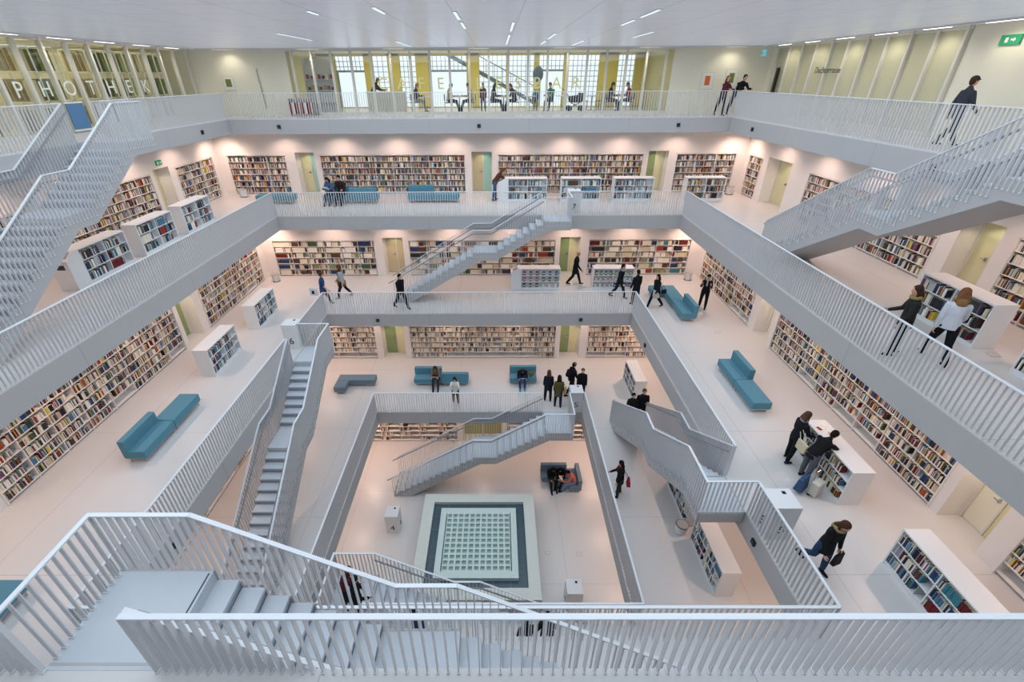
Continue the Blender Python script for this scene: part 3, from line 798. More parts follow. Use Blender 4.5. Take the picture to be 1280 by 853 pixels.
# facade: columns and gridded windows
cols = [(-9.9, -8.7), (-6.7, -6.3), (-5.1, -4.2), (-2.75, -2.45), (-.95, -.2 - .6), (1.5, 1.7), (2.2 + .6, 3.2), (5.15, 5.5), (7.0, 8.5), (9.3, 9.9)]
WX = [(-8.7, -7.0), (-6.5, -5.6), (-4.9, -3.95), (-3.2, -.95), (-.1 - .1, 1.4), (1.55, 3.05), (3.35, 4.8), (5.1, 6.9), (8.0, 9.0)]
m = MB(); x = -9.9
for a, b in WX:
    m.box(x, a, CF, CF + .35, z8, CEIL); x = b
m.box(x, 9.9, CF, CF + .35, z8, CEIL)
m.box(-9.9, 9.9, CF, CF + .35, z8 - .1, z8 + .05); m.box(-9.9, 9.9, CF, CF + .35, CEIL - .12, CEIL + .1)
tag(m.build('wall_back', 'yellow_wall'), kind='structure')
for i, (a, b) in enumerate(WX):
    e = empty('window_%d' % (4 + i), kind='structure')
    m = MB(); door = i in (0, 3, 6)
    nx = max(2, round((b - a) / .26)); 
    zb = z8 + .05
    for j in range(nx + 1):
        xx = a + (b - a) * j / nx
        m.box(xx - .014, xx + .014, CF + .1, CF + .13, zb if not door or j in (0, nx) else z8 + 1.95, CEIL - .12)
    zz = CEIL - .12
    while zz > (zb if not door else z8 + 1.9):
        m.box(a, b, CF + .1, CF + .13, zz - .014, zz + .014); zz -= .27
    if door:
        m.box(a, b, CF + .08, CF + .15, z8 + 1.9, z8 + 2.0); m.box(a, a + .12, CF + .08, CF + .15, z8, z8 + 1.9)
    m.build('window_grid', 'metal_grid', e)
    m = MB(); m.box(a, b, CF + .2, CF + .21, zb, CEIL - .12); m.build('window_pane', 'glass', e)
# stair outside the facade
e = empty('outside_staircase', (0, CF + 1.3, z8), 0, 'blue grey steel staircase descending outside the cafe windows', 'staircase')
m = MB(); m.bar((-2.3, 0, 2.9), (3.2, 0, .2), .8, .22); m.build('stair_flight', 'steel_blue', e)
m = MB(); m.bar((-2.3, -.4, 3.7), (3.2, -.4, 1.1), .05, .05)
for i in range(12):
    t = i / 11; x = -2.3 + 5.5 * t; z = 2.9 - 2.7 * t; m.box(x - .015, x + .015, -.42, -.38, z, z + .85)
m.build('stair_railing', 'steel_blue', e)
e = empty('outside_walkway', (0, CF + 1.2, z8), 0, 'steel walkway slab outside the cafe windows', 'walkway')
m = MB(); m.box(-12, 12, -.84, 1.2, -.25, -.05); m.build('deck', 'case_white', e)

# cafe furniture
def cafe_table(x, y, i):
    e = empty('cafe_table', (x, y, z8), 0, 'small round white cafe table ' + i, 'table')
    m = MB(); m.cyl((0, 0, .71), .36, .36, .025, 28); m.build('table_top', 'case_white', e)
    m = MB(); m.cyl((0, 0, .02), .03, .03, .69, 12); m.cyl((0, 0, 0), .22, .22, .02, 20); m.build('pedestal', 'chrome', e)
def cafe_chair(x, y, rz, lab, mt='black'):
    e = empty('cafe_chair', (x, y, z8), rz, lab, 'chair')
    m = MB(); m.box(-.2, .2, -.2, .2, .43, .46); m.build('seat', mt, e, bevel=.01)
    m = MB(); m.box(-.2, .2, -.21, -.185, .55, .85); m.build('backrest', mt, e, bevel=.01)
    for sx in (-.18, .18):
        for sy in (-.18, .18):
            m = MB(); m.box(sx - .012, sx + .012, sy - .012, sy + .012, 0, .43 if sy > 0 else .86); m.build('leg', 'chrome', e)
TB = [(-3.05, 16.0, 'beside the lone man in the cafe'), (-1.15, 15.7, 'between the two seated at the first letters'), (1.2, 15.8, 'beside the dark haired guest'), (2.6, 16.2, 'under the dark balloon'), (4.35, 16.4, 'beside the pram'), (7.35, 15.9, 'between the two guests at the right'), (6.1, 16.8, 'standing empty in the cafe')]
for t in TB: cafe_table(*t)
for i, (x, y, rz) in enumerate(((-3.6, 16.0, -PI/2), (-1.75, 15.7, -PI/2), (-.5, 15.75, PI/2), (.6, 15.8, -PI/2), (1.85, 15.9, PI/2), (3.75, 16.4, -PI/2), (6.85, 15.9, -PI/2), (7.95, 15.9, PI/2), (5.6, 16.9, -.7), (6.6, 17.0, .9))):
    cafe_chair(x, y, rz, 'black cafe chair with thin metal legs standing ' + ['behind the lone man', 'under the guest in beige', 'under the guest facing him', 'under the dark haired guest', 'under the guest in brown', 'under the guest in green', 'under the guest in black', 'under the guest in red', 'empty beside the yellow column', 'empty nearest the empty table'][i])
# counter with grey front
e = empty('cafe_counter', (-4.9, 15.2, z8), 0, 'pale grey cafe counter behind the first letters', 'counter')
m = MB(); m.box(-.95, .95, -.3, .3, 0, .95); m.build('front', 'frosted' if 0 else 'post', e, bevel=.005); m = MB(); m.box(-1, 1, -.34, .34, .95, 1.0); m.build('worktop', 'case_white', e)
# display shelf with bottles and goods at the left of the cafe
e = empty('display_shelf', (-8.3, 15.4, z8), 0, 'white lit display shelf at the left end of the cafe', 'shelf')
m = MB(); m.box(-.75, .75, .18, .22, 0, 2.5); m.box(-.75, -.71, -.2, .2, 0, 2.5); m.box(.71, .75, -.2, .2, 0, 2.5); m.build('shelf_frame', 'case_white', e)
for zz in (.5, 1.05, 1.55):
    m = MB(); m.box(-.71, .71, -.2, .18, zz, zz + .03); m.build('shelf_board', 'case_white', e)
cc = ['brown', 'red', 'ochre', 'black', 'purple', 'white']
for i in range(14):
    zz = (1.081, 1.581)[i % 2]; x = -8.9 + (i // 2) * .2
    e = empty('jar', (x, 15.35, z8 + zz), 0, 'small jar with a pale lid on the %s board of the cafe display shelf' % ('middle', 'upper')[i % 2], 'jar', 'jars on the %s board' % ('middle', 'upper')[i % 2])
    m = MB(); m.cyl((0, 0, 0), .06, .06, .15 + .05 * (i % 3), 12); m.build('body', 'book_%d' % [12, 4, 8, 2, 16, 11][i % 6], e)
    m = MB(); m.cyl((0, 0, .15 + .05 * (i % 3)), .05, .05, .03, 12); m.build('lid', 'case_white', e)
# magazine stand with red spines in front of the glass
e = empty('magazine_rack', (-8.75, 13.55, z8), 0, 'low wire rack of red and white folded papers before the glass', 'rack')
m = MB(); m.box(-.65, .65, -.15, .15, .04, .08); m.box(-.65, .65, .12, .15, .04, .75)
for xx in (-.65, .62): m.box(xx, xx + .03, -.15, .15, 0, .75)
m.build('rack_frame', 'chrome', e)
for i in range(12):
    x = -9.3 + i * .1
    q = empty('folded_paper', (x, 13.52, z8 + .085), 0, '%s folded paper standing in the wire rack before the glass' % ('red', 'white', 'dark red')[i % 3], 'paper', '%s papers in the wire rack' % ('red', 'white', 'dark red')[i % 3])
    m = MB(); m.box(-.035, .035, -.09, .09, 0, .5); m.build('sheets', ['red', 'paper', 'book_3'][i % 3], q)
# pram
e = empty('pram', (5.05, 15.9, z8), 0, 'black pram parked inside the cafe glass', 'pram')
m = MB(); m.prism([(-.4, .6), (-.3, .42), (.3, .42), (.42, .62), (.42, .8), (-.38, .72)], -.2, .2); m.build('carrycot', 'black', e, bevel=.03)
m = MB(); m.bar((-.3, 0, .45), (.3, 0, .15), .04, .04); m.bar((.3, 0, .45), (-.3, 0, .15), .04, .04); m.bar((-.35, 0, .7), (-.75, 0, 1.1), .03, .03); m.build('chassis', 'dark_grey', e)
for sx in (-.32, .32):
    for sy in (-.22, .22):
        m = MB(); m.cyl((sx, sy - .02, .14), .14, .14, .04, 18, axis='y'); m.build('wheel', 'black', e)
# balloon
e = empty('balloon', (3.0, 15.9, z8 + 1.75), 0, 'dark blue oval balloon floating behind the letter B', 'balloon')
bm = bmesh.new(); bmesh.ops.create_uvsphere(bm, u_segments=20, v_segments=14, radius=.28, matrix=Matrix.Diagonal((1, .8, 1.35, 1)))
me = bpy.data.meshes.new('envelope'); bm.to_mesh(me); bm.free(); me.materials.append(M['steel_blue']); o = bpy.data.objects.new('envelope', me); C.objects.link(o); o.parent = e
m = MB(); m.bar((0, 0, -.38), (.05, 0, -1.0), .008, .008); m.build('string', 'black', e)

# pictures, signs, terrace door
def picture(k, s, z, w, h, mt, label, pw=.4):
    e = empty('framed_picture', w2(k, s, WB - .03, z), SD_ANG[k], label, 'picture')
    m = MB(); m.box(-w/2, w/2, 0, .03, -h/2, h/2); m.build('picture_frame', 'post', e); m = MB(); m.box(-w/2 + .03, w/2 - .03, -.004, 0, -h/2 + .03, h/2 - .03); mo = m.build('mount', 'paper', e)
    m = MB(); m.box(-w*pw/2, w*pw/2, -.008, -.004, -h*.25, h*.28); m.build('print', mt, mo)
picture(0, -12.35, 17.0, .55, .62, 'print_green', 'small framed green picture on the left part of the far top wall', .5)
picture(0, 11.15, 17.0, .62, .75, 'print_orange', 'framed orange print behind the person in maroon')
picture(0, 12.3, 17.1, .62, .8, 'print_green', 'framed green print behind the leaning man')
e = empty('wall_script', (-10.85, WB - .01, 16.75), 0, 'thin vertical line of dark handwriting on the far top wall', 'lettering')
cu = bpy.data.curves.new('handwriting', 'CURVE'); cu.dimensions = '3D'; cu.bevel_depth = .006; sp_ = cu.splines.new('POLY'); N = 90; sp_.points.add(N - 1)
for i in range(N):
    t = i / (N - 1); sp_.points[i].co = (.09 * t + .055 * math.sin(i * 1.9) + .02 * math.sin(i * .7), 0, .85 - 1.7 * t + .02 * math.cos(i * 2.3), 1)
o = bpy.data.objects.new('tmp', cu); me = bpy.data.meshes.new_from_object(o); bpy.data.objects.remove(o); me.materials.clear(); me.materials.append(M['dark_grey']); o = bpy.data.objects.new('handwriting', me); C.objects.link(o); o.parent = e
def exit_sign(k, s, d, z, label, w=.36, h=.2, mt='exit_green'):
    e = empty('exit_sign', w2(k, s, d, z), SD_ANG[k], label, 'sign')
    m = MB(); m.box(-w/2, w/2, -.05, 0, -h/2, h/2); sb_ = m.build('sign_box', mt, e)
    m = MB(); m.prism([(.02, -.02), (.1, -.02), (.1, -.05), (.15, 0), (.1, .05), (.1, .02), (.02, .02)], -.054, -.05); m.build('arrow', 'paper', sb_)
    m = MB(); m.box(-.13, -.05, -.054, -.05, -.06, .05); m.build('running_figure', 'paper', sb_)
exit_sign(1, -2.15, WB, 18.0, 'green exit sign with arrow high on the right top wall', .55, .22)
exit_sign(3, 9.35, W[7], Z[7] + 2.35, 'small green exit sign above the left door of the third gallery')
exit_sign(1, -.4, W[7], Z[7] + 2.35, 'green exit sign above the olive door at the right of the third gallery')
exit_sign(0, 13.6, WB, 18.15, 'small pale blue sign in the far right top corner', .2, .26, 'sign_cyan')
exit_sign(1, -6.9, WB + .5, 17.6, 'small green round-edged sign behind the right glass wall', .2, .16)
e = empty('door_30', kind='structure')
m = MB(1); m.box(-13.5, -12.6, WB + .05, WB + .1, z8 + .02, z8 + 2.7); m.build('door_pane', 'aqua_glass', e); m = MB(1); m.box(-12.95, -12.75, WB - .14, WB - .09, z8 + .1, z8 + 1.95); m.build('door_leaf', 'black', e)
e = empty('door_31', kind='structure')
m = MB(1); m.box(-.1, .9, WB - .02, WB, z8, z8 + 2.1); m.build('door_leaf', 'wall_cream', e); m = MB(1); m.box(-.15, -.1, WB - .03, WB, z8, z8 + 2.15); m.box(.9, .95, WB - .03, WB, z8, z8 + 2.15); m.box(-.15, .95, WB - .03, WB, z8 + 2.1, z8 + 2.15); m.box(-.1, .5, WB - .06, WB - .03, z8 + 2.2, z8 + 2.24); m.build('door_frame', 'tan', e)

for i, (x, y0, y1) in enumerate([(-3, -.5, .1), (-1.55, -1, 0), (-.05, -.2, 1.2), (-.05, 2, 3.6), (1.25, 2, 4.5), (1.25, 6, 11), (2.7, 5.6, 8), (2.7, 9, 11.3), (4.15, -.4, 1), (4.15, 1.6, 2.9), (4.15, 9, 12), (5.66, 5.2, 7.5), (-3, 9, 12.5), (-5.9, 5, 8)]):  # added glowing strips stand in for reflection streaks along the ceiling joints
    e = empty('ceiling_reflection', (x, (y0 + y1) / 2, CEIL), 0, 'thin glowing strip imitating a reflection in a joint of the glass ceiling', 'light', 'imitated reflections in the ceiling joints')
    m = MB(); m.box(-.05, .05, (y0 - y1) / 2 - .02, (y1 - y0) / 2 + .02, -.012, 0); tr_ = m.build('reflection_backing', 'case_white', e); m = MB(); m.box(-.03, .03, (y0 - y1) / 2, (y1 - y0) / 2, -.02, -.012); m.build('reflection_strip', 'reflection_glow', tr_)
for i, (x, y, n, lab) in enumerate([(2.9, .25, 4, 'small square floor outlet right of the light well frame, inner of two'), (4.2, .2, 4, 'small square floor outlet right of the light well frame, outer of two'), (12.15, -2.95, 7, 'flat floor outlet in front of the low bookcase at right'), (10.2, 5.2, 6, 'small floor outlet between the blue benches on the right')]):
    e = empty('floor_outlet', (x, y, Z[n] + .001), 0, lab, 'outlet')
    m = MB(); m.box(-.11, .11, -.09, .09, 0, .004); m.build('cover_plate', 'kick', e); m = MB(); m.box(-.095, .095, -.075, .075, .004, .006); m.build('lid', 'floor', e)
# ================= LIGHTS ===================================================================
def spot(loc, energy, col, size=2.2, blend=.6, rad=.06, tgt=None):
    l = bpy.data.lights.new('spot_lamp', 'SPOT'); l.energy = energy; l.color = col; l.spot_size = size; l.spot_blend = blend; l.shadow_soft_size = rad
    o = bpy.data.objects.new('spot_lamp', l); C.objects.link(o); o.location = loc
    if tgt is not None: o.rotation_euler = (Vector(tgt) - Vector(loc)).to_track_quat('-Z', 'Y').to_euler()
    return o
def area(loc, sx, sy, energy, col, rot=(0, 0, 0), spread=PI):
    l = bpy.data.lights.new('ceiling_light', 'AREA'); l.shape = 'RECTANGLE'; l.size = sx; l.size_y = sy; l.energy = energy; l.color = col; l.spread = spread
    o = bpy.data.objects.new('ceiling_light', l); C.objects.link(o); o.location = loc; o.rotation_euler = rot; return o
K_SKY = 2250; K_DOWN = 120
area((0, 0, CEIL - .02), 23, 23, K_SKY, (.78, .90, 1.0))
warm = (1.0, .69, .56)
for n in (4, 5, 6, 7):
    w = W[n]; zt = Z[n + 1] - T
    for k in (0, 1, 3):
        cnt_ = {4: 5, 5: 6, 6: 8, 7: 10}[n]
        for i in range(cnt_):
            s = -w + .9 + (2 * w - 1.8) * i / (cnt_ - 1)
            if k != 0 and s * (-1 if k == 1 else 1) < -9.5: continue
            p = w2(k, s, w - .95, zt - .04)
            spot(p, K_DOWN, warm, 2.3, .7, .07, w2(k, s, w - .55, Z[n]))
            e = empty('downlight', w2(k, s, w - .95, zt), 0, 'round recessed downlight in the soffit over the %s %s wall' % (GAL[n], KSIDE[k]), 'light', 'downlights over the %s %s wall' % (GAL[n], KSIDE[k]))
            m = MB(); m.cyl((0, 0, -.012), .1, .1, .01, 20); tr_ = m.build('trim_ring', 'case_white', e); m = MB(); m.cyl((0, 0, -.016), .075, .075, .004, 20); m.build('lamp_face', 'lamp', tr_)
for k in (0, 1, 3):
    for i in range(13):
        s = -12 + i * 2.0
        if k == 0 and i % 2: continue
        p = w2(k, s, WB - .55, CEIL - .05)
        if (k == 3 and p.y < -3) or (k == 1 and p.y < -5): continue
        spot(p, 44, (1, .92, .76), 2.4, .8, .06, w2(k, s, WB - .1, z8 + .6))
        e = empty('tube_light', w2(k, s, WB - .55, CEIL), SD_ANG[k], 'slim bright tube light on the ceiling edge along the %s top wall' % KSIDE[k], 'light', 'tube lights along the %s top wall' % KSIDE[k])
        m = MB(); m.box(-.5, .5, -.05, .05, -.03, 0); tr_ = m.build('housing', 'case_white', e); m = MB(); m.box(-.47, .47, -.03, .03, -.045, -.03); m.build('tube', 'lamp', tr_)
for b in door_bays:
    n, k, a0, a1 = b
    spot(w2(k, (a0 + a1) / 2, W[n] + .25, Z[n] + 2.10), 12, (1, .9, .66), 2.2, .6, .04)
area((0, 17, CEIL - .03), 16, 3.5, 190, (1, .95, .75)); area((-15.8, 6, CEIL - .03), 2.5, 14, 120, (1, .9, .6)); area((15, 8.5, CEIL - .03), 1.4, 9, 60, (1, .95, .75))
wd = bpy.data.worlds.new('World'); bpy.context.scene.world = wd; wd.use_nodes = True
wd.node_tree.nodes['Background'].inputs[0].default_value = (.80, .88, 1.0, 1); wd.node_tree.nodes['Background'].inputs[1].default_value = 1.35

# ================= CAMERA =====================================================================
cam = bpy.data.cameras.new('Camera'); co = bpy.data.objects.new('Camera', cam); C.objects.link(co)
cam.sensor_width = 36; cam.lens = 572.783 * 36 / 1280; cam.shift_x = 20.953 / 1280
pitch, yaw, roll = .52471, -.004856, -.005252
cp, sp = math.cos(pitch), math.sin(pitch); cyw, syw = math.cos(yaw), math.sin(yaw)
fwd = Vector((syw * cp, cyw * cp, -sp)); rt = Vector((cyw, -syw, 0)); up = rt.cross(fwd)
r2 = rt * math.cos(roll) + up * math.sin(roll); u2 = up * math.cos(roll) - rt * math.sin(roll)
co.matrix_world = Matrix(((r2.x, u2.x, -fwd.x, CAM.x), (r2.y, u2.y, -fwd.y, CAM.y), (r2.z, u2.z, -fwd.z, CAM.z), (0, 0, 0, 1)))
cam.clip_start = .05; cam.clip_end = 200
bpy.context.scene.camera = co
vs = bpy.context.scene.view_settings; vs.view_transform = 'Standard'; vs.look = 'None'; vs.exposure = 0; vs.gamma = 1; vs.use_curve_mapping = False
# ================= PEOPLE ==============================================================
SK = {'light': 'D9A98C', 'mid': 'B98468', 'tan': 'C8967A'}
for k_, v_ in SK.items(): mat('skin_' + k_, v_, .6, .3)
mat('lips', '9A4A48', .5, .3)
def cloth(hexc):
    n = 'cloth_' + hexc
    if n not in M: mat(n, hexc, .85, .15, noise=.08, scale=18)
    return n
class Geo:
    """closed lofted tubes collected in one mesh, fused afterwards by a voxel remesh"""
    def __init__(s): s.v = []; s.f = []
    def loft(s, rings):
        """rings: list of (centre, rx, ry, xdir, ydir) """
        n0 = len(s.v); N = 12
        for (c, rx, ry, X, Y) in rings:
            for i in range(N):
                a = 2 * PI * i / N; s.v.append(tuple(c + X * (rx * math.cos(a)) + Y * (ry * math.sin(a))))
        for r in range(len(rings) - 1):
            for i in range(N):
                j = (i + 1) % N; a = n0 + r * N; s.f.append((a + i, a + j, a + N + j, a + N + i))
        s.f.append(tuple(n0 + i for i in reversed(range(N)))); e = n0 + (len(rings) - 1) * N; s.f.append(tuple(e + i for i in range(N)))
    def tube(s, pts, rad, flat=1.0, ref=None):
        """tube along pts with round ends; flat scales the second axis"""
        pts = [Vector(p) for p in pts]; rings = []
        for i, p in enumerate(pts):
            d = (pts[min(i + 1, len(pts) - 1)] - pts[max(i - 1, 0)]).normalized()
            rf = Vector(ref) if ref else (Vector((1, 0, 0)) if abs(d.x) < .9 else Vector((0, 1, 0)))
            Y = d.cross(rf).normalized(); X = Y.cross(d).normalized(); r = rad[i]
            if i == 0:
                for t in (.98, .7): rings.append((p - d * r * t * 1.0, r * math.sqrt(1 - t * t) + .001, (r * math.sqrt(1 - t * t) + .001) * flat, X, Y))
            rings.append((p, r, r * flat, X, Y))
            if i == len(pts) - 1:
                for t in (.7, .98): rings.append((p + d * r * t, r * math.sqrt(1 - t * t) + .001, (r * math.sqrt(1 - t * t) + .001) * flat, X, Y))
        s.loft(rings)
    def ball(s, c, rx, ry, rz, X=Vector((1, 0, 0)), Y=Vector((0, 1, 0)), Zv=Vector((0, 0, 1))):
        rings = []; K = 9
        for i in range(K + 1):
            t = -1 + 2 * i / K; t = max(-.985, min(.985, t)); q = math.sqrt(1 - t * t)
            rings.append((Vector(c) + Zv * rz * t, rx * q, ry * q, X, Y))
        s.loft(rings)
pending = []
def geo_obj(g, name, mt, parent, voxel, smooth=2, extra=None):
    me = bpy.data.meshes.new(name); me.from_pydata(g.v, [], g.f)
    bm = bmesh.new(); bm.from_mesh(me); bmesh.ops.recalc_face_normals(bm, faces=bm.faces); bm.to_mesh(me); bm.free()
    me.materials.append(M[mt])
    o = bpy.data.objects.new(name, me); C.objects.link(o); o.parent = parent
    r = o.modifiers.new('r', 'REMESH'); r.mode = 'VOXEL'; r.voxel_size = voxel; r.use_smooth_shade = True
    s = o.modifiers.new('s', 'SMOOTH'); s.factor = .5; s.iterations = smooth
    pending.append((o, extra)); return o

POSES = {   # lean, leg (flex, knee) l/r, arm (forward, out, elbow) l/r
 'stand': dict(lean=2, legs=((2, 4), (-3, 2)), arms=((4, 8, 14), (4, 8, 14)), head=-6),
 'walk': dict(lean=5, legs=((22, 6), (-14, 24)), arms=((-14, 9, 14), (16, 9, 24)), head=-4),
 'walkb': dict(lean=5, legs=((-14, 24), (22, 6)), arms=((16, 9, 24), (-14, 9, 14)), head=-4),
 'stride': dict(lean=7, legs=((8, 6), (-8, 38)), arms=((2, 10, 10), (10, 12, 18)), head=-24),
 'sit': dict(lean=8, legs=((84, 86), (80, 78)), arms=((28, 8, 62), (28, 8, 62)), head=-22, sit=True),
 'read': dict(lean=24, legs=((84, 88), (82, 84)), arms=((38, 6, 66), (38, 6, 66)), head=-34, sit=True),
 'leanrail': dict(lean=34, legs=((6, 4), (-14, 6)), arms=((44, 4, 48), (44, 4, 48)), head=10),
 'bend': dict(lean=52, legs=((8, 6), (-8, 4)), arms=((40, 8, 42), (48, 8, 36)), head=-14),
 'phone': dict(lean=4, legs=((4, 4), (-4, 3)), arms=((48, 12, 88), (44, 12, 92)), head=-16),
 'raise': dict(lean=0, legs=((4, 4), (-4, 4)), arms=((6, 8, 10), (150, 10, 20)), head=-5),
 'hold': dict(lean=3, legs=((6, 5), (-6, 4)), arms=((6, 8, 14), (18, 10, 52)), head=-10),
}
def dirv(a, out, side):
    a = math.radians(a); o = math.radians(out)
    return Vector((side * math.sin(o), math.sin(a) * math.cos(o), -math.cos(a) * math.cos(o)))
def person(n, x, y, ang, pose, label, top='22242A', bottom='1D1F26', shoe='17181B', hair='2A1D17', hairlen=0, skin='light', ht=1.72, coat=.80, sleeves=True, skirt=None, scarf=None, hood=None, hat=None, sitz=.42, z=None, female=False, backpack=None, head_turn=0, bare_legs=False, lean=None, zoff=0, bun=False):
    """ang: heading in degrees, 0 faces +y (away), 90 faces -x (left), -90 faces +x (right), 180 faces the viewer"""
    P_ = dict(POSES[pose]); 
    if lean is not None: P_['lean'] = lean
    s = ht / 1.74; zb = Z[n] if z is None else z
    e = empty('person', (x, y, zb + zoff), math.radians(ang), label, 'person')
    dist = (Vector((x, y, zb)) - CAM).length; vx = .0125 if dist < 16 else .016
    L = dict(th=.43 * s, sh=.42 * s, ua=.29 * s, fa=.25 * s)
    hips = Vector((0, 0, 0)); ln = math.radians(P_['lean'])
    up = Vector((0, math.sin(ln), math.cos(ln))); fw = Vector((0, math.cos(ln), -math.sin(ln))); X = Vector((1, 0, 0))
    legs = []
    for side, (fl, kn) in zip((-1, 1), P_['legs']):
        h = Vector((side * .09 * s, 0, -.02 * s)); k = h + dirv(fl, 4, side) * L['th']; a = k + dirv(fl - kn, 2, side) * L['sh']
        legs.append((h, k, a, fl - kn))
    if P_.get('sit'): root = sitz + .12 * s; fz = min(l[2].z for l in legs)
    else: root = -min(l[2].z for l in legs) + .085 * s
    O = Vector((0, 0, root))
    if P_.get('sit'):
        # keep feet on the floor
        legs2 = []
        for (h, k, a, sa) in legs:
            dz = (k.z + root) - .085 * s; Ls = L['sh']; c = max(-.95, min(.99, dz / Ls)); t = math.acos(c)
            legs2.append((h, k, k + Vector((0, math.sin(t) * (1 if (sa > 0 or True) else -1) * .6, -dz)), 0))
        legs = legs2
    chest = up * .42 * s; neck = up * .53 * s; sh_w = (.165 if female else .19) * s
    arms = []
    for side, (af, ao, el) in zip((-1, 1), P_['arms']):
        S = up * .432 * s + X * side * sh_w
        d1 = dirv(af, ao, side); d2 = dirv(af + el, ao * .2 - (8 if el > 40 else 0), side)
        E_ = S + d1 * L['ua']; W_ = E_ + d2 * L['fa']; arms.append((S, E_, W_, d2))
    hp = math.radians(P_['lean'] * .45 - P_['head'] * -1 * -1) if False else math.radians(P_['lean'] * .5 - P_['head'])
    hd_f = Vector((math.sin(math.radians(head_turn)) , math.cos(math.radians(head_turn)), 0)); hu = (Vector((0, 0, 1)) * math.cos(hp) + hd_f * math.sin(hp)).normalized()
    hf = (hd_f * math.cos(hp) - Vector((0, 0, 1)) * math.sin(hp)).normalized(); hx = hf.cross(hu).normalized()
    hc = neck + up * .05 * s + hu * .115 * s + hf * .02 * s
    A_ = lambda p: p + O
    # body: head, neck, torso, limbs, palms in one surface
    g = Geo()
    g.ball(A_(hc + hu * .02 * s), .077 * s, .096 * s, .104 * s, hx, hf, hu)
    g.ball(A_(hc - hu * .055 * s + hf * .02 * s), .052 * s, .06 * s, .06 * s, hx, hf, hu)
    g.ball(A_(hc - hu * .012 * s + hf * .095 * s), .013 * s, .018 * s, .024 * s, hx, hf, hu)
    for sd in (-1, 1): g.ball(A_(hc + hx * sd * .074 * s), .012 * s, .02 * s, .03 * s, hx, hf, hu)
    g.tube([A_(neck - up * .04 * s), A_(hc - hu * .06 * s)], [.052 * s, .048 * s])
    def torso(g, k=1.0, hem=None, extra=.0, shoulder=1.0):
        R_ = [(-.06, .155, .112), (.05, .155 if female else .15, .108), (.18, .130 if female else .148, .100), (.30, .142 if female else .162, .112), (.40, .150 if female else .172, .108), (.45, .132 if female else .152, .092), (.49, .092, .075), (.53, .055, .055)]
        rings = [(A_(up * h * s), rx * s * k + extra, ry * s * k + extra, X, fw) for h, rx, ry in R_]
        g.loft(rings)
    torso(g, .92)
    for (h, k, a, sa) in legs: g.tube([A_(h), A_((h + k) / 2), A_(k), A_(k + (a - k) * .35), A_(a)], [.078 * s, .07 * s, .05 * s, .052 * s, .034 * s])
    hands = []
    for side, (S, E_, W_, d2) in zip((-1, 1), arms):
        g.tube([A_(S), A_(E_), A_(E_ + (W_ - E_) * .3), A_(W_)], [.046 * s, .036 * s, .037 * s, .024 * s])
        pc = W_ + d2 * .045 * s; nrm = Vector((side * -1.0, 0, 0)); nrm = (nrm - d2 * nrm.dot(d2)).normalized(); wd_ = d2.cross(nrm).normalized()
        g.loft([(A_(W_ + d2 * t * s), a * s, b * s, wd_, nrm) for t, a, b in ((-.01, .022, .018), (.02, .034, .016), (.06, .042, .014), (.085, .04, .012), (.095, .03, .008))])
        hands.append((W_, d2, nrm, wd_, side))
    fg = Geo()
    for (W_, d2, nrm, wd_, side) in hands:
        for i, (off, ln_, rr) in enumerate(((-.030, .068, .0085), (-.010, .078, .009), (.010, .073, .0085), (.029, .058, .0075))):
            p0 = W_ + d2 * .078 * s + wd_ * off * s; p1 = p0 + d2 * ln_ * .5 * s + nrm * .006; p2 = p1 + (d2 * .75 + nrm * .6).normalized() * ln_ * .3 * s; p3 = p2 + (d2 * .3 + nrm * .95).normalized() * ln_ * .25 * s
            fg.tube([A_(p0), A_(p1), A_(p2), A_(p3)], [rr * s, rr * s, rr * .92 * s, rr * .8 * s])
        fs = 1 if wd_.y > 0 else -1
        p0 = W_ + d2 * .03 * s + wd_ * fs * .028 * s; p1 = p0 + (d2 * .6 + wd_ * fs * .8).normalized() * .035 * s; p2 = p1 + (d2 * .9 + wd_ * fs * .2 + nrm * .4).normalized() * .03 * s
        fg.tube([A_(p0), A_(p1), A_(p2)], [.011 * s, .010 * s, .009 * s])
    eg = Geo()
    for sd in (-1, 1): eg.ball(A_(hc + hf * .082 * s + hx * sd * .031 * s + hu * .012 * s), .012 * s, .010 * s, .009 * s, hx, hf, hu)
    lg = Geo(); lg.ball(A_(hc + hf * .078 * s - hu * .055 * s), .024 * s, .010 * s, .008 * s, hx, hf, hu)
    body = geo_obj(g, 'body', 'skin_' + skin, e, vx, 1, (fg, eg, lg))
    # top garment
    t = Geo(); torso(t, 1.0, extra=.022)
    if sleeves:
        for (S, E_, W_, d2) in arms: t.tube([A_(S - X * 0), A_(S + (E_ - S) * .5), A_(E_), A_(E_ + (W_ - E_) * .96)], [.062 * s, .060 * s, .054 * s, .042 * s])
    else:
        for (S, E_, W_, d2) in arms: t.tube([A_(S), A_(S + (E_ - S) * .7)], [.066 * s, .058 * s])
    if not P_.get('sit') and coat < .9:
        hem = -(.93 - coat) * s
        t.loft([(A_(up * .02 * s), .168 * s, .125 * s, X, fw), (A_(Vector((0, .0, -.06 * s))), .172 * s, .132 * s, X, Vector((0, 1, 0))), (A_(Vector((0, 0, hem))), .185 * s, .15 * s, X, Vector((0, 1, 0)))])
    elif P_.get('sit'):
        t.loft([(A_(up * .06 * s), .165 * s, .125 * s, X, fw), (A_(Vector((0, 0, -.07 * s))), .18 * s, .15 * s, X, Vector((0, 1, 0)))])
    t.tube([A_(neck - up * .05 * s), A_(neck + up * .015 * s)], [.072 * s, .066 * s])
    geo_obj(t, 'jacket' if sleeves else 'shirt', cloth(top), e, vx * 1.05)
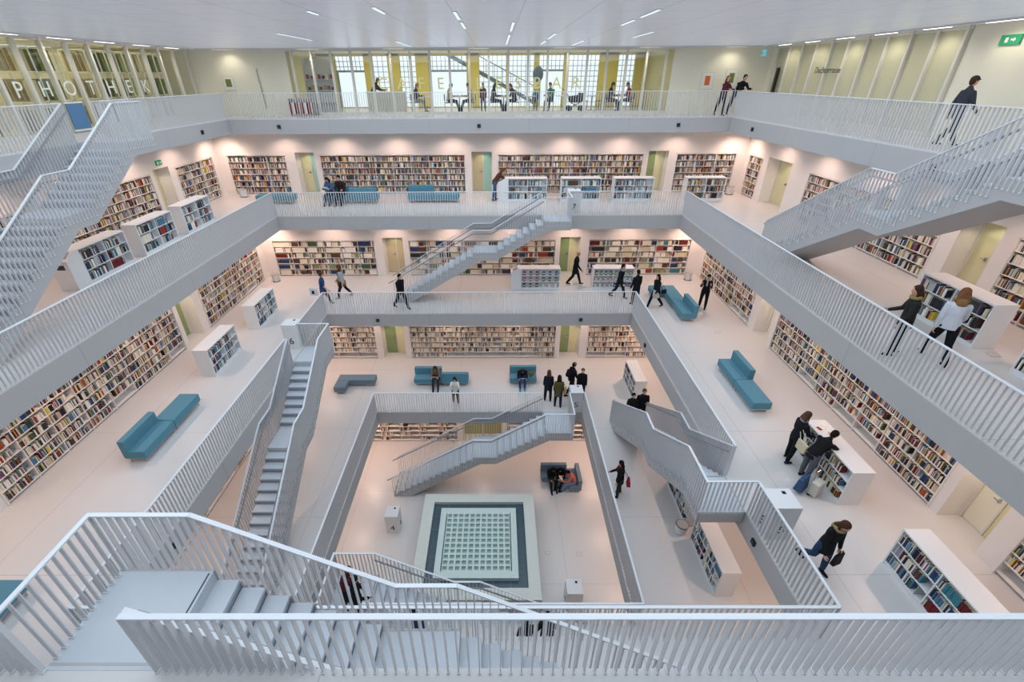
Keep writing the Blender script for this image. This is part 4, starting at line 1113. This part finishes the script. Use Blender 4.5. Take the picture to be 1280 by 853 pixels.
    if hood:
        q = Geo(); c = neck - up * .01 * s
        pts = [A_(c + X * math.cos(a) * .10 * s + fw * math.sin(a) * .09 * s + up * (.01 if math.sin(a) > 0 else .04) * s) for a in [2 * PI * i / 10 for i in range(10)]]
        for i in range(10): q.tube([pts[i], pts[(i + 1) % 10]], [.042 * s, .042 * s])
        q.ball(A_(c - fw * .09 * s - up * .02 * s), .10 * s, .05 * s, .085 * s)
        geo_obj(q, 'hood', cloth(hood), e, vx)
    if scarf:
        q = Geo(); c = neck
        pts = [A_(c + X * math.cos(a) * .075 * s + fw * math.sin(a) * .072 * s) for a in [2 * PI * i / 10 for i in range(10)]]
        for i in range(10): q.tube([pts[i], pts[(i + 1) % 10]], [.036 * s, .036 * s])
        q.tube([A_(c + fw * .09 * s), A_(c + fw * .13 * s - up * .25 * s)], [.03 * s, .04 * s])
        geo_obj(q, 'scarf', cloth(scarf), e, vx)
    # trousers
    b = Geo(); b.loft([(A_(up * .04 * s), .140 * s, .105 * s, X, fw), (A_(Vector((0, 0, -.02 * s))), .155 * s, .12 * s, X, Vector((0, 1, 0))), (A_(Vector((0, 0, -.10 * s))), .13 * s, .10 * s, X, Vector((0, 1, 0)))])
    for (h, k, a, sa) in legs: b.tube([A_(h), A_((h + k) / 2), A_(k), A_(k + (a - k) * .5), A_(k + (a - k) * .93)], [.102 * s, .093 * s, .073 * s, .067 * s, .054 * s])
    geo_obj(b, 'trousers', cloth(bottom), e, vx * 1.05)
    if skirt:
        q = Geo(); q.loft([(A_(up * .06 * s), .16 * s, .125 * s, X, fw), (A_(Vector((0, 0, -.08 * s))), .185 * s, .15 * s, X, Vector((0, 1, 0))), (A_(Vector((0, 0, -.34 * s))), .215 * s, .19 * s, X, Vector((0, 1, 0)))]); geo_obj(q, 'skirt', cloth(skirt), e, vx)
    for (h, k, a, sa) in legs:
        q = Geo(); ft = math.radians(max(-25, min(10, -sa * .0)))
        heel = a + Vector((0, -.035 * s, -.05 * s)); toe = a + Vector((0, .15 * s, -.062 * s))
        q.tube([A_(a + Vector((0, 0, .03 * s))), A_(a + Vector((0, 0, -.03 * s)))], [.044 * s, .046 * s])
        q.loft([(A_(heel + Vector((0, -.03 * s, 0))), .022 * s, .018 * s, X, Vector((0, 0, 1))), (A_(heel), .037 * s, .032 * s, X, Vector((0, 0, 1))), (A_((heel + toe) / 2), .043 * s, .032 * s, X, Vector((0, 0, 1))), (A_(toe - Vector((0, .02 * s, 0))), .044 * s, .026 * s, X, Vector((0, 0, 1))), (A_(toe + Vector((0, .03 * s, 0))), .026 * s, .016 * s, X, Vector((0, 0, 1)))])
        geo_obj(q, 'shoe', cloth(shoe), e, vx)
    # hair
    if hair:
        q = Geo()
        q.ball(A_(hc + hu * .038 * s - hf * .018 * s), .090 * s, .104 * s, .100 * s, hx, hf, hu)
        q.ball(A_(hc - hf * .045 * s), .084 * s, .07 * s, .105 * s, hx, hf, hu)
        if hairlen:
            for dx_ in (-.045, 0, .045):
                q.tube([A_(hc + hu * .0 - hf * .055 * s + hx * dx_ * s), A_(hc - hu * .12 * s - hf * .075 * s + hx * dx_ * 1.5 * s), A_(hc - Vector((0, 0, .12 + hairlen)) * s - hf * .085 * s + hx * dx_ * 1.7 * s)], [.05 * s, .048 * s, .022 * s])
            for sd in (-1, 1): q.tube([A_(hc + hx * sd * .07 * s + hu * .03 * s), A_(hc + hx * sd * .078 * s - hu * .06 * s - hf * .01 * s), A_(hc + hx * sd * .082 * s - Vector((0, 0, .08 + hairlen * .5)) * s)], [.026 * s, .028 * s, .014 * s])
        if bun: q.ball(A_(hc - hf * .11 * s + hu * .03 * s), .04 * s, .04 * s, .04 * s)
        geo_obj(q, 'hair', cloth(hair), e, vx)
    if hat:
        q = Geo(); q.ball(A_(hc + hu * .055 * s - hf * .01 * s), .09 * s, .10 * s, .085 * s, hx, hf, hu)
        if hat[1] == 'cap': q.loft([(A_(hc + hu * .055 * s + hf * .06 * s), .07 * s, .012 * s, hx, hu), (A_(hc + hu * .045 * s + hf * .15 * s), .055 * s, .008 * s, hx, hu)])
        geo_obj(q, 'hat', cloth(hat[0]), e, vx)
    if backpack:
        q = empty('backpack', (x, y, zb + zoff), math.radians(ang), backpack[1], 'backpack')
        gg = Geo(); gg.ball(A_(up * .30 * s - fw * .21 * s), .14 * s, .09 * s, .21 * s, X, fw, up); gg.ball(A_(up * .22 * s - fw * .29 * s), .09 * s, .05 * s, .11 * s, X, fw, up); geo_obj(gg, 'pack', cloth(backpack[0]), q, vx)
        gg = Geo()
        for sd in (-1, 1): gg.tube([A_(up * .48 * s - fw * .13 * s + X * sd * .10 * s), A_(up * .53 * s + X * sd * .11 * s), A_(up * .40 * s + fw * .135 * s + X * sd * .11 * s), A_(up * .18 * s + fw * .08 * s + X * sd * .155 * s), A_(up * .12 * s - fw * .12 * s + X * sd * .13 * s)], [.017 * s] * 5)
        geo_obj(gg, 'strap', cloth(backpack[0]), q, vx * .8)
    Mx = e.matrix_basis.copy() if False else Matrix.Translation(e.location) @ Matrix.Rotation(math.radians(ang), 4, 'Z')
    return dict(e=e, hand=[Mx @ A_(a[2] + a[3] * .08 * s) for a in arms], hip=[Mx @ A_(Vector((sd * .24 * s, .02, .0))) for sd in (-1, 1)], shoulder=[Mx @ A_(a[0] + up * .07 * s) for a in arms], ang=ang, s=s, M=Mx)
def bag(loc, w, d, h, col, label, rz=0, strap=None, soft=.03, cat='bag', mark=None):
    """bag whose top centre is at loc; strap: length of loop above or a world point"""
    e = empty('bag', loc, math.radians(rz), label, cat)
    m = MB(); m.hexa([(-w * .46, -d / 2, -h), (w * .46, -d / 2, -h), (w * .46, d / 2, -h), (-w * .46, d / 2, -h), (-w / 2, -d * .25, 0), (w / 2, -d * .25, 0), (w / 2, d * .25, 0), (-w / 2, d * .25, 0)]); m.build('pouch', cloth(col), e, bevel=soft)
    g = Geo()
    if isinstance(strap, (int, float)) or strap is None:
        hh = strap or .12; g.tube([(-w * .3, 0, -.02), (-w * .18, 0, hh), (w * .18, 0, hh), (w * .3, 0, -.02)], [.009] * 4)
    else:
        q = Matrix.Rotation(-math.radians(rz), 4, 'Z') @ (Vector(strap) - Vector(loc)); g.tube([(-w * .35, 0, -.02), q, (w * .35, 0, -.02)], [.011] * 3)
    me = bpy.data.meshes.new('strap'); me.from_pydata(g.v, [], g.f); me.materials.append(M[cloth(col)]); o = bpy.data.objects.new('strap', me); C.objects.link(o); o.parent = e
    if mark:
        m = MB(); m.hexa([(-.07, -d / 2 - .004, -h * .75), (.07, -d / 2 - .004, -h * .75), (.07, -d / 2, -h * .75), (-.07, -d / 2, -h * .75), (-.06, -d * .36 - .004, -h * .3), (.06, -d * .36 - .004, -h * .3), (.06, -d * .36, -h * .3), (-.06, -d * .36, -h * .3)]); m.build('printed_mark', 'ink', e)
    return e
def book_in_hands(p, label, col='paper', w=.26):
    c = (p['hand'][0] + p['hand'][1]) / 2 + Vector((0, 0, .05))
    e = empty('open_book', c, math.radians(p['ang']), label, 'book'); e.rotation_euler[0] = math.radians(35)
    m = MB(); m.hexa([(-w / 2, -.09, .0), (0, -.09, -.015), (0, .09, -.015), (-w / 2, .09, 0), (-w / 2, -.09, .012), (0, -.09, .006), (0, .09, .006), (-w / 2, .09, .012)])
    m.hexa([(0, -.09, -.015), (w / 2, -.09, 0), (w / 2, .09, 0), (0, .09, -.015), (0, -.09, .006), (w / 2, -.09, .012), (w / 2, .09, .012), (0, .09, .006)]); m.build('pages', col, e)

# --- top gallery ---
person(8, 11.35, 12.3, 195, 'leanrail', 'person in a maroon top with brown hair beside the far top rail', '5A2A35', '1E2533', hair='6B3A26', hairlen=.1, female=True, ht=1.62, coat=.82, lean=12, head_turn=10)
person(8, 12.0, 12.4, 190, 'leanrail', 'man in a black jacket leaning on the far top rail with folded arms', '1B1C20', '23304A', hair='1D1A19', ht=1.78, lean=38, head_turn=12)
person(8, 12.75, 1.35, -96, 'walk', 'man in a dark cap walking behind the right top rail', '3D4048', '23262E', hair='4A3426', hat=('2E3238', 'cap'), ht=1.64, coat=.78, lean=2)
# --- cafe ---
person(8, -5.75, 15.75, -60, 'bend', 'person in black bending over the cafe counter', '17181C', '2A2C33', hair='7A4A2C', female=True, ht=1.68, lean=30)
person(8, -3.55, 16.0, -90, 'sit', 'lone man in black sitting in the cafe behind the letters', '1E2026', '8A8C90', hair='A0683C', sitz=.46)
person(8, -1.72, 15.7, -90, 'sit', 'cafe guest in a beige top sitting at the left of a table', 'B9A48E', '22242A', hair='2C211C', sitz=.46)
person(8, -.53, 15.75, 90, 'sit', 'cafe guest with dark hair facing the one in beige', '8C8A72', '22242A', hair='231A17', sitz=.46)
person(8, .12, 15.55, 165, 'stand', 'maroon clad guest standing at the cafe glass', '5B3138', '3A2226', hair='2C211C', ht=1.35, female=True)
person(8, .62, 15.8, -90, 'sit', 'dark haired cafe guest in black at the middle table', '17181C', '17181C', hair='231A17', hairlen=.15, sitz=.46, female=True)
person(8, 1.82, 15.9, 90, 'sit', 'cafe guest in dark brown bending to the middle table', '2A2422', '1C1E24', hair='4A3426', sitz=.46, female=True, lean=20)
person(8, 2.95, 16.5, 160, 'stand', 'small child in blue standing under the balloon in the cafe', '3F6B8C', '2A3A4E', hair='5A4030', ht=1.1)
person(8, 3.78, 16.4, 150, 'sit', 'cafe guest in a green jacket beside the pram', '2F7A66', '22242A', hair='3A2A22', sitz=.46)
person(8, 6.85, 15.9, -90, 'sit', 'cafe guest in black at the right hand table', '1B1C22', '22242A', hair='2C211C', sitz=.46)
person(8, 7.92, 15.9, 90, 'sit', 'cafe guest in red at the right hand table', '8E3034', '22242A', hair='6B4A30', sitz=.46, female=True)
# --- third gallery ---
p = person(7, -7.55, 11.9, 175, 'read', 'woman in a blue denim jacket sitting on the far third gallery bench', '3E638A', '27344E', hair='231A17', hairlen=.12, female=True, lean=14)
book_in_hands(p, 'white paper held by the woman in denim')
person(7, -7.0, 11.9, 178, 'sit', 'man in a dark maroon sweater sitting beside the woman in denim', '2E2024', '1E222C', hair='1D1A19', ht=1.8)
p = person(7, .72, 12.32, -75, 'bend', 'woman in a brown jacket bending over the sloped desk of the bookcase', '5A3A2C', '3E5F86', hair='6B4226', hairlen=.1, female=True, ht=1.7, shoe='2A2320', lean=40)
person(7, 9.85, -2.88, 62, 'hold', 'woman in a black coat with a fur hood turning to her companion at right', '2A2B28', '1B1D22', hair='3A2820', hairlen=.25, hood='8A7C52', female=True, ht=1.66, coat=.74, head_turn=-10)
p = person(7, 10.55, -3.15, -30, 'walk', 'woman in a white jacket and black leggings seen from behind by the right rail', 'CDD0D8', '17181C', hair='7A5236', hairlen=.12, hood='8A6A42', female=True, ht=1.74, coat=.84)
# --- second gallery ---
p = person(6, -7.38, 7.95, -75, 'walk', 'woman in a navy top and striped trousers carrying a white tote', '27447A', '3E4656', hair='5A3424', bun=True, female=True, ht=1.68, sleeves=False, shoe='6A7078')
bag(Vector((-7.78, 7.85, Z[6] + .92)), .42, .1, .36, 'DDDEE2', 'white tote bag with a dark printed mark behind the woman in navy', rz=-10, strap=p['shoulder'][0], mark=True)
p = person(6, -6.72, 8.85, 100, 'walk', 'woman in a grey top walking with a big brown shoulder bag', 'A9ADB0', '1B1D22', hair='6B4028', hairlen=.1, female=True, ht=1.7, shoe='8A8C90', scarf='26282C')
bag(p['hip'][1] + Vector((.02, -.22, .02)), .42, .16, .3, '7A5A34', 'large brown shoulder bag on the woman in a grey top', rz=5, strap=p['shoulder'][1])
person(6, -3.66, 7.6, -125, 'walk', 'man in black walking past the foot of the staircase to 7', '17181C', '1B1D24', hair='141416', ht=1.76)
person(6, 4.86, 10.4, 0 - 100, 'walk', 'bald man in a long black coat walking on the far second gallery', '16171B', '17181D', hair=None, skin='mid', ht=1.8, coat=.62)
person(6, 6.75, 8.72, -130, 'walk', 'young man in a black jacket with grey hood before the display bookcase', '1A1B20', '20232B', hair='1D1A19', hood='9A9CA0', ht=1.76)
person(6, 7.35, 7.95, 20, 'stand', 'person in black seen from behind at the corner of the far rail', '1A1B20', '1B1D24', hair='1D1A19', ht=1.7)
p = person(6, 8.2, 7.62, 115, 'walkb', 'woman in a black jacket and pale grey skirt near the angled bench', '1A1B20', '141519', hair='1B1817', hairlen=.2, skirt='B9B9B6', female=True, ht=1.68, coat=.95)
bag(p['hip'][0] + Vector((.16, 0, .12)), .26, .12, .2, '1C1D22', 'small black shoulder bag on the woman in a grey skirt', rz=10, strap=p['shoulder'][0])
person(6, 10.4, 7.5, 150, 'phone', 'person in black with a pale scarf beside the right shelves', '1A1B20', '16171C', hair='1D1A19', scarf='B9BABD', hat=('17181C', 'knit'), female=True, ht=1.7)
p = person(6, 9.02, -2.3, -85, 'hold', 'woman with curly brown hair, black jacket and grey scarf by the low bookcase', '1E1F25', '17181D', hair='5A4030', hairlen=.06, scarf='8E9198', female=True, ht=1.7, shoe='2A2B30')
bag(p['hip'][1] + Vector((-.12, -.16, .1)), .36, .12, .3, 'CBBEA6', 'beige cloth bag on the hip of the woman with curly hair', rz=-85, strap=p['shoulder'][0])
p = person(6, 9.05, -3.0, -70, 'bend', 'person in a black jacket stooping over the white low bookcase', '1B1C20', '5A5E66', hair='231A17', ht=1.72, lean=48, coat=.8)
bag(Vector((8.72, -3.42, Z[6] + .52)), .42, .22, .42, '3E5678', 'large dark blue shopping bag beside the stooping person', rz=35, strap=.1)
e = empty('trolley_case', (9.02, -3.55, Z[6]), .5, 'white cabin trolley case behind the stooping person', 'suitcase')
m = MB(); m.box(-.16, .16, -.1, .1, .06, .48); m.build('shell', cloth('C9C6BC'), e, bevel=.03)
m = MB(); m.bar((-.1, .09, .45), (-.1, .09, .78), .015, .015); m.bar((.1, .09, .45), (.1, .09, .78), .015, .015); m.bar((-.11, .09, .78), (.11, .09, .78), .025, .025); m.build('handle', 'chrome', e)
for sx in (-.12, .12):
    m = MB(); m.cyl((sx - .02, .06, .04), .04, .04, .04, 14, axis='x'); m.build('wheel', 'black', e)
p = person(6, 7.78, -5.62, -170, 'stride', 'woman with long brown hair and fur trimmed black coat walking in the foreground at right', '1B1C1E', '2F4563', hair='4A3022', hairlen=.28, hood='9A8C66', female=True, ht=1.72, coat=.66, shoe='1A1A1D', head_turn=0)
bag(p['hand'][0] + Vector((.03, -.03, -.06)), .26, .1, .34, '2A2A2E', 'slim black handbag hanging from the hand of the foreground woman', rz=20, strap=.08)
# --- lowest gallery ---
p = person(5, -2.2, 6.98, 180, 'read', 'woman in a brown patterned coat reading on the long bench', '7A6A5C', '3A3230', hair='3A2820', hairlen=.12, female=True)
book_in_hands(p, 'white book read by the woman in a brown coat')
p = person(5, -1.12, 5.3, 178, 'phone', 'girl in a white puffer jacket standing at the far rail of the lowest gallery', 'E1E0D6', '1B1D24', hair='1B1817', hairlen=.1, female=True, ht=1.55, shoe='C9CBD0')
p = person(5, 2.05, 7.05, 180, 'read', 'hunched reader in a dark jacket on the short bench', '1E2022', '27406B', hair='3A2A1E', shoe='2F86A8', lean=42)
book_in_hands(p, 'white book on the knees of the hunched reader')
bag(Vector((2.5, 7.0, Z[5] + .66)), .26, .2, .2, '6A6A48', 'olive bag lying on the short bench beside the hunched reader', rz=10)
person(5, 3.2, 5.55, -5, 'stand', 'woman in a dark blue coat seen from behind left of the cube marked 5', '1E2430', '1B1D24', hair='5A3A26', hairlen=.1, female=True, ht=1.68, coat=.66)
p = person(5, 3.62, 5.1, -8, 'stand', 'woman in an olive parka seen from behind next to the cube marked 5', '5A5836', '1F2940', hair='1D1614', hairlen=.22, female=True, ht=1.7, coat=.62)
bag(p['hip'][1] + Vector((.06, 0, .12)), .3, .13, .28, 'B08A68', 'tan shoulder bag on the woman in an olive parka', rz=70, strap=p['shoulder'][1])
person(5, 4.35, 6.05, -70, 'walk', 'man in black with a grey cap and a backpack behind the cube marked 5', '15161A', '15161A', hair='231A17', hat=('5A6270', 'knit'), ht=1.82, backpack=('1B1C22', 'black backpack worn by the man with a grey cap'))
person(5, 4.78, 5.75, 172, 'stand', 'woman in a black coat standing behind the cube marked 5', '16171B', '1B1D24', hair='5A4030', female=True, ht=1.68, coat=.7)
p = person(5, 5.22, -.12, 88, 'hold', 'person in black leaning on the right rail of the lowest gallery with a red bag', '17181C', '2E3A34', hair='17161A', hairlen=.12, female=True, ht=1.68, coat=.68, scarf='7A1E26')
bag(p['hip'][0] + Vector((.26, .0, .12)), .3, .14, .26, '9A2234', 'red shoulder bag on the person in black at the right rail', rz=80, strap=p['shoulder'][1])
zs = Z[5] + RI * 2
person(5, 6.38, 3.2, 178, 'stand', 'dark haired person coming down the right staircase at the left', '1B1A1E', '1B1D24', hair='1B1412', female=True, ht=1.62, z=Z[5] + RI * 3 + .01)
person(5, 6.82, 3.3, 178, 'stand', 'man in black with a striped sleeve on the right staircase holding the rail', '16171C', '1B1D24', hair='5A4A34', ht=1.76, z=Z[5] + RI * 3 + .01)
# --- near lowest gallery and near stair ---
person(5, -3.55, -4.2, -60, 'hold', 'woman with brown hair and a maroon jacket on the near landing of the lowest gallery', '5E2A30', '2A2328', hair='5A3424', hairlen=.15, female=True, lean=22, ht=1.66)
person(5, -3.1, -4.45, -75, 'hold', 'man in a black jacket on the near landing of the lowest gallery', '191A1F', '1E2028', hair='1B1817', ht=1.76, coat=.78)
person(5, -1.35, -5.25, 178, 'raise', 'person in a dark blue jacket with one arm raised behind the foreground rails', '2A4668', '1F2430', hair='17161A', ht=1.7)
person(5, 1.55, -5.45, 10, 'stand', 'dark clad person half hidden by the foreground rails, left of two', '1D1F25', '1B1D24', hair='1D1A19', ht=1.5)
person(5, 2.1, -5.35, 5, 'stand', 'dark clad person half hidden by the foreground rails, right of two', '23252B', '1B1D24', hair='231A17', ht=1.6)
# --- bottom floor ---
p = person(4, 3.42, 4.18, -172, 'read', 'man in black with a book sitting at the left of the corner bench', '17181C', '1D1F26', hair='17161A', ht=1.78, lean=26)
book_in_hands(p, 'dark green booklet held by the man on the corner bench', 'book_9', .2)
person(4, 4.02, 4.2, 150, 'read', 'person in black crouched in the corner of the bench', '16171B', '1B1D24', hair='141416', female=True, hairlen=.1, lean=30)
p = person(4, 4.48, 3.72, 100, 'read', 'woman in a coral top and jeans reading on the corner bench', 'D2705A', '6F8FB0', hair='17161A', female=True, lean=26)
book_in_hands(p, 'white open book read by the woman in coral')

# fuse all bodies and garments in one pass
dg = bpy.context.evaluated_depsgraph_get(); dg.update()
done = []
for o, extra in pending:
    me = bpy.data.meshes.new_from_object(o.evaluated_get(dg)); done.append((o, me, extra))
for o, me, extra in done:
    old = o.data; o.modifiers.clear()
    if extra:
        bm = bmesh.new(); bm.from_mesh(me)
        for gi, g in enumerate(extra):
            vs = [bm.verts.new(v) for v in g.v]
            for f in g.f:
                fc = bm.faces.new([vs[i] for i in f]); fc.material_index = gi; fc.smooth = True
        bmesh.ops.recalc_face_normals(bm, faces=bm.faces)
        bm.to_mesh(me); bm.free()
        me.materials.append(M['black']); me.materials.append(M['lips'])
    me.name = o.name; o.data = me; bpy.data.meshes.remove(old)
# ================= BOOK MESHES: 300 largest as objects, the rest in one mass ======================
def px(P):
    d = P - CAM; zc = d.dot(fwd)
    if zc < .3: return None
    return (640 - 20.953 + 572.783 * d.dot(r2) / zc, 426.5 - 572.783 * d.dot(u2) / zc, zc)
cand = []
for i, b in enumerate(books):
    k, s0, s1, d0, d1, z0, z1, c, wh = b
    P = w2(k, (s0 + s1) / 2, d0, (z0 + z1) / 2 + .03)
    q = px(P)
    if q is None or not (4 < q[0] < 1276 and 4 < q[1] < 849): continue
    v = (CAM - P); inward = -w2(k, 0, 1)
    ca = v.normalized().dot(inward)
    if ca <= .05: continue
    cand.append(((z1 - z0) * max(s1 - s0, .01) * ca / q[2] ** 2, i, P))
cand.sort(reverse=True)
dg = bpy.context.evaluated_depsgraph_get(); dg.update()
solo = []
for ar, i, P in cand:
    if len(solo) >= 300: break
    d = P - CAM; L = d.length
    hit, loc, *_ = bpy.context.scene.ray_cast(dg, CAM, d.normalized(), distance=L - .03)
    if not hit: solo.append(i)
solo_set = set(solo)
def book_cols(m, b):
    pass
mb = MB(); mats = ['book_%d' % i for i in range(len(BOOKC))] + ['page']
for i, b in enumerate(books):
    if i in solo_set: continue
    k, s0, s1, d0, d1, z0, z1, c, wh = b
    mb.side = k; mb.box(s0, s1, d0, d1, z0, z1, c, len(BOOKC))
me = bpy.data.meshes.new('books'); me.from_pydata(mb.v, [], mb.f)
for mm in mats: me.materials.append(M[mm])
me.polygons.foreach_set('material_index', mb.m)
o = bpy.data.objects.new('books', me); C.objects.link(o)
tag(o, 'dense rows of many coloured books filling the white shelves of all galleries', 'books', kind='stuff')
for i in solo:
    k, s0, s1, d0, d1, z0, z1, c, wh = books[i]
    t = s1 - s0; D = d1 - d0; h = z1 - z0
    whr, row = wh.split('|'); whr = whr.replace('in the ', '').replace(' the ', ' ').replace('of the', 'of')
    e = empty('book', w2(k, (s0 + s1) / 2, (d0 + d1) / 2, z0), SD_ANG[k])
    lab = '%s %s book, %s row, %s' % ('thick' if t > .028 else 'thin', BOOKN[c], row, whr)
    tag(e, lab, 'book', lab.replace(' book ', ' books '))
    m = MB(); bt = min(.003, t * .15)
    m.box(-t / 2, -t / 2 + bt, -D / 2 + .004, D / 2, 0, h); m.box(t / 2 - bt, t / 2, -D / 2 + .004, D / 2, 0, h)
    m.hexa([(-t / 2, -D / 2 + .004, 0), (-t / 4, -D / 2, 0), (t / 4, -D / 2, 0), (t / 2, -D / 2 + .004, 0), (-t / 2, -D / 2 + .004, h), (-t / 4, -D / 2, h), (t / 4, -D / 2, h), (t / 2, -D / 2 + .004, h)])
    m.build('cover', 'book_%d' % c, e)
    m = MB(); m.box(-t / 2 + bt, t / 2 - bt, -D / 2 + .005, D / 2 - .004, .003, h - .004); m.build('page_block', 'page', e)
print('BOOKS', len(books), 'solo', len(solo))
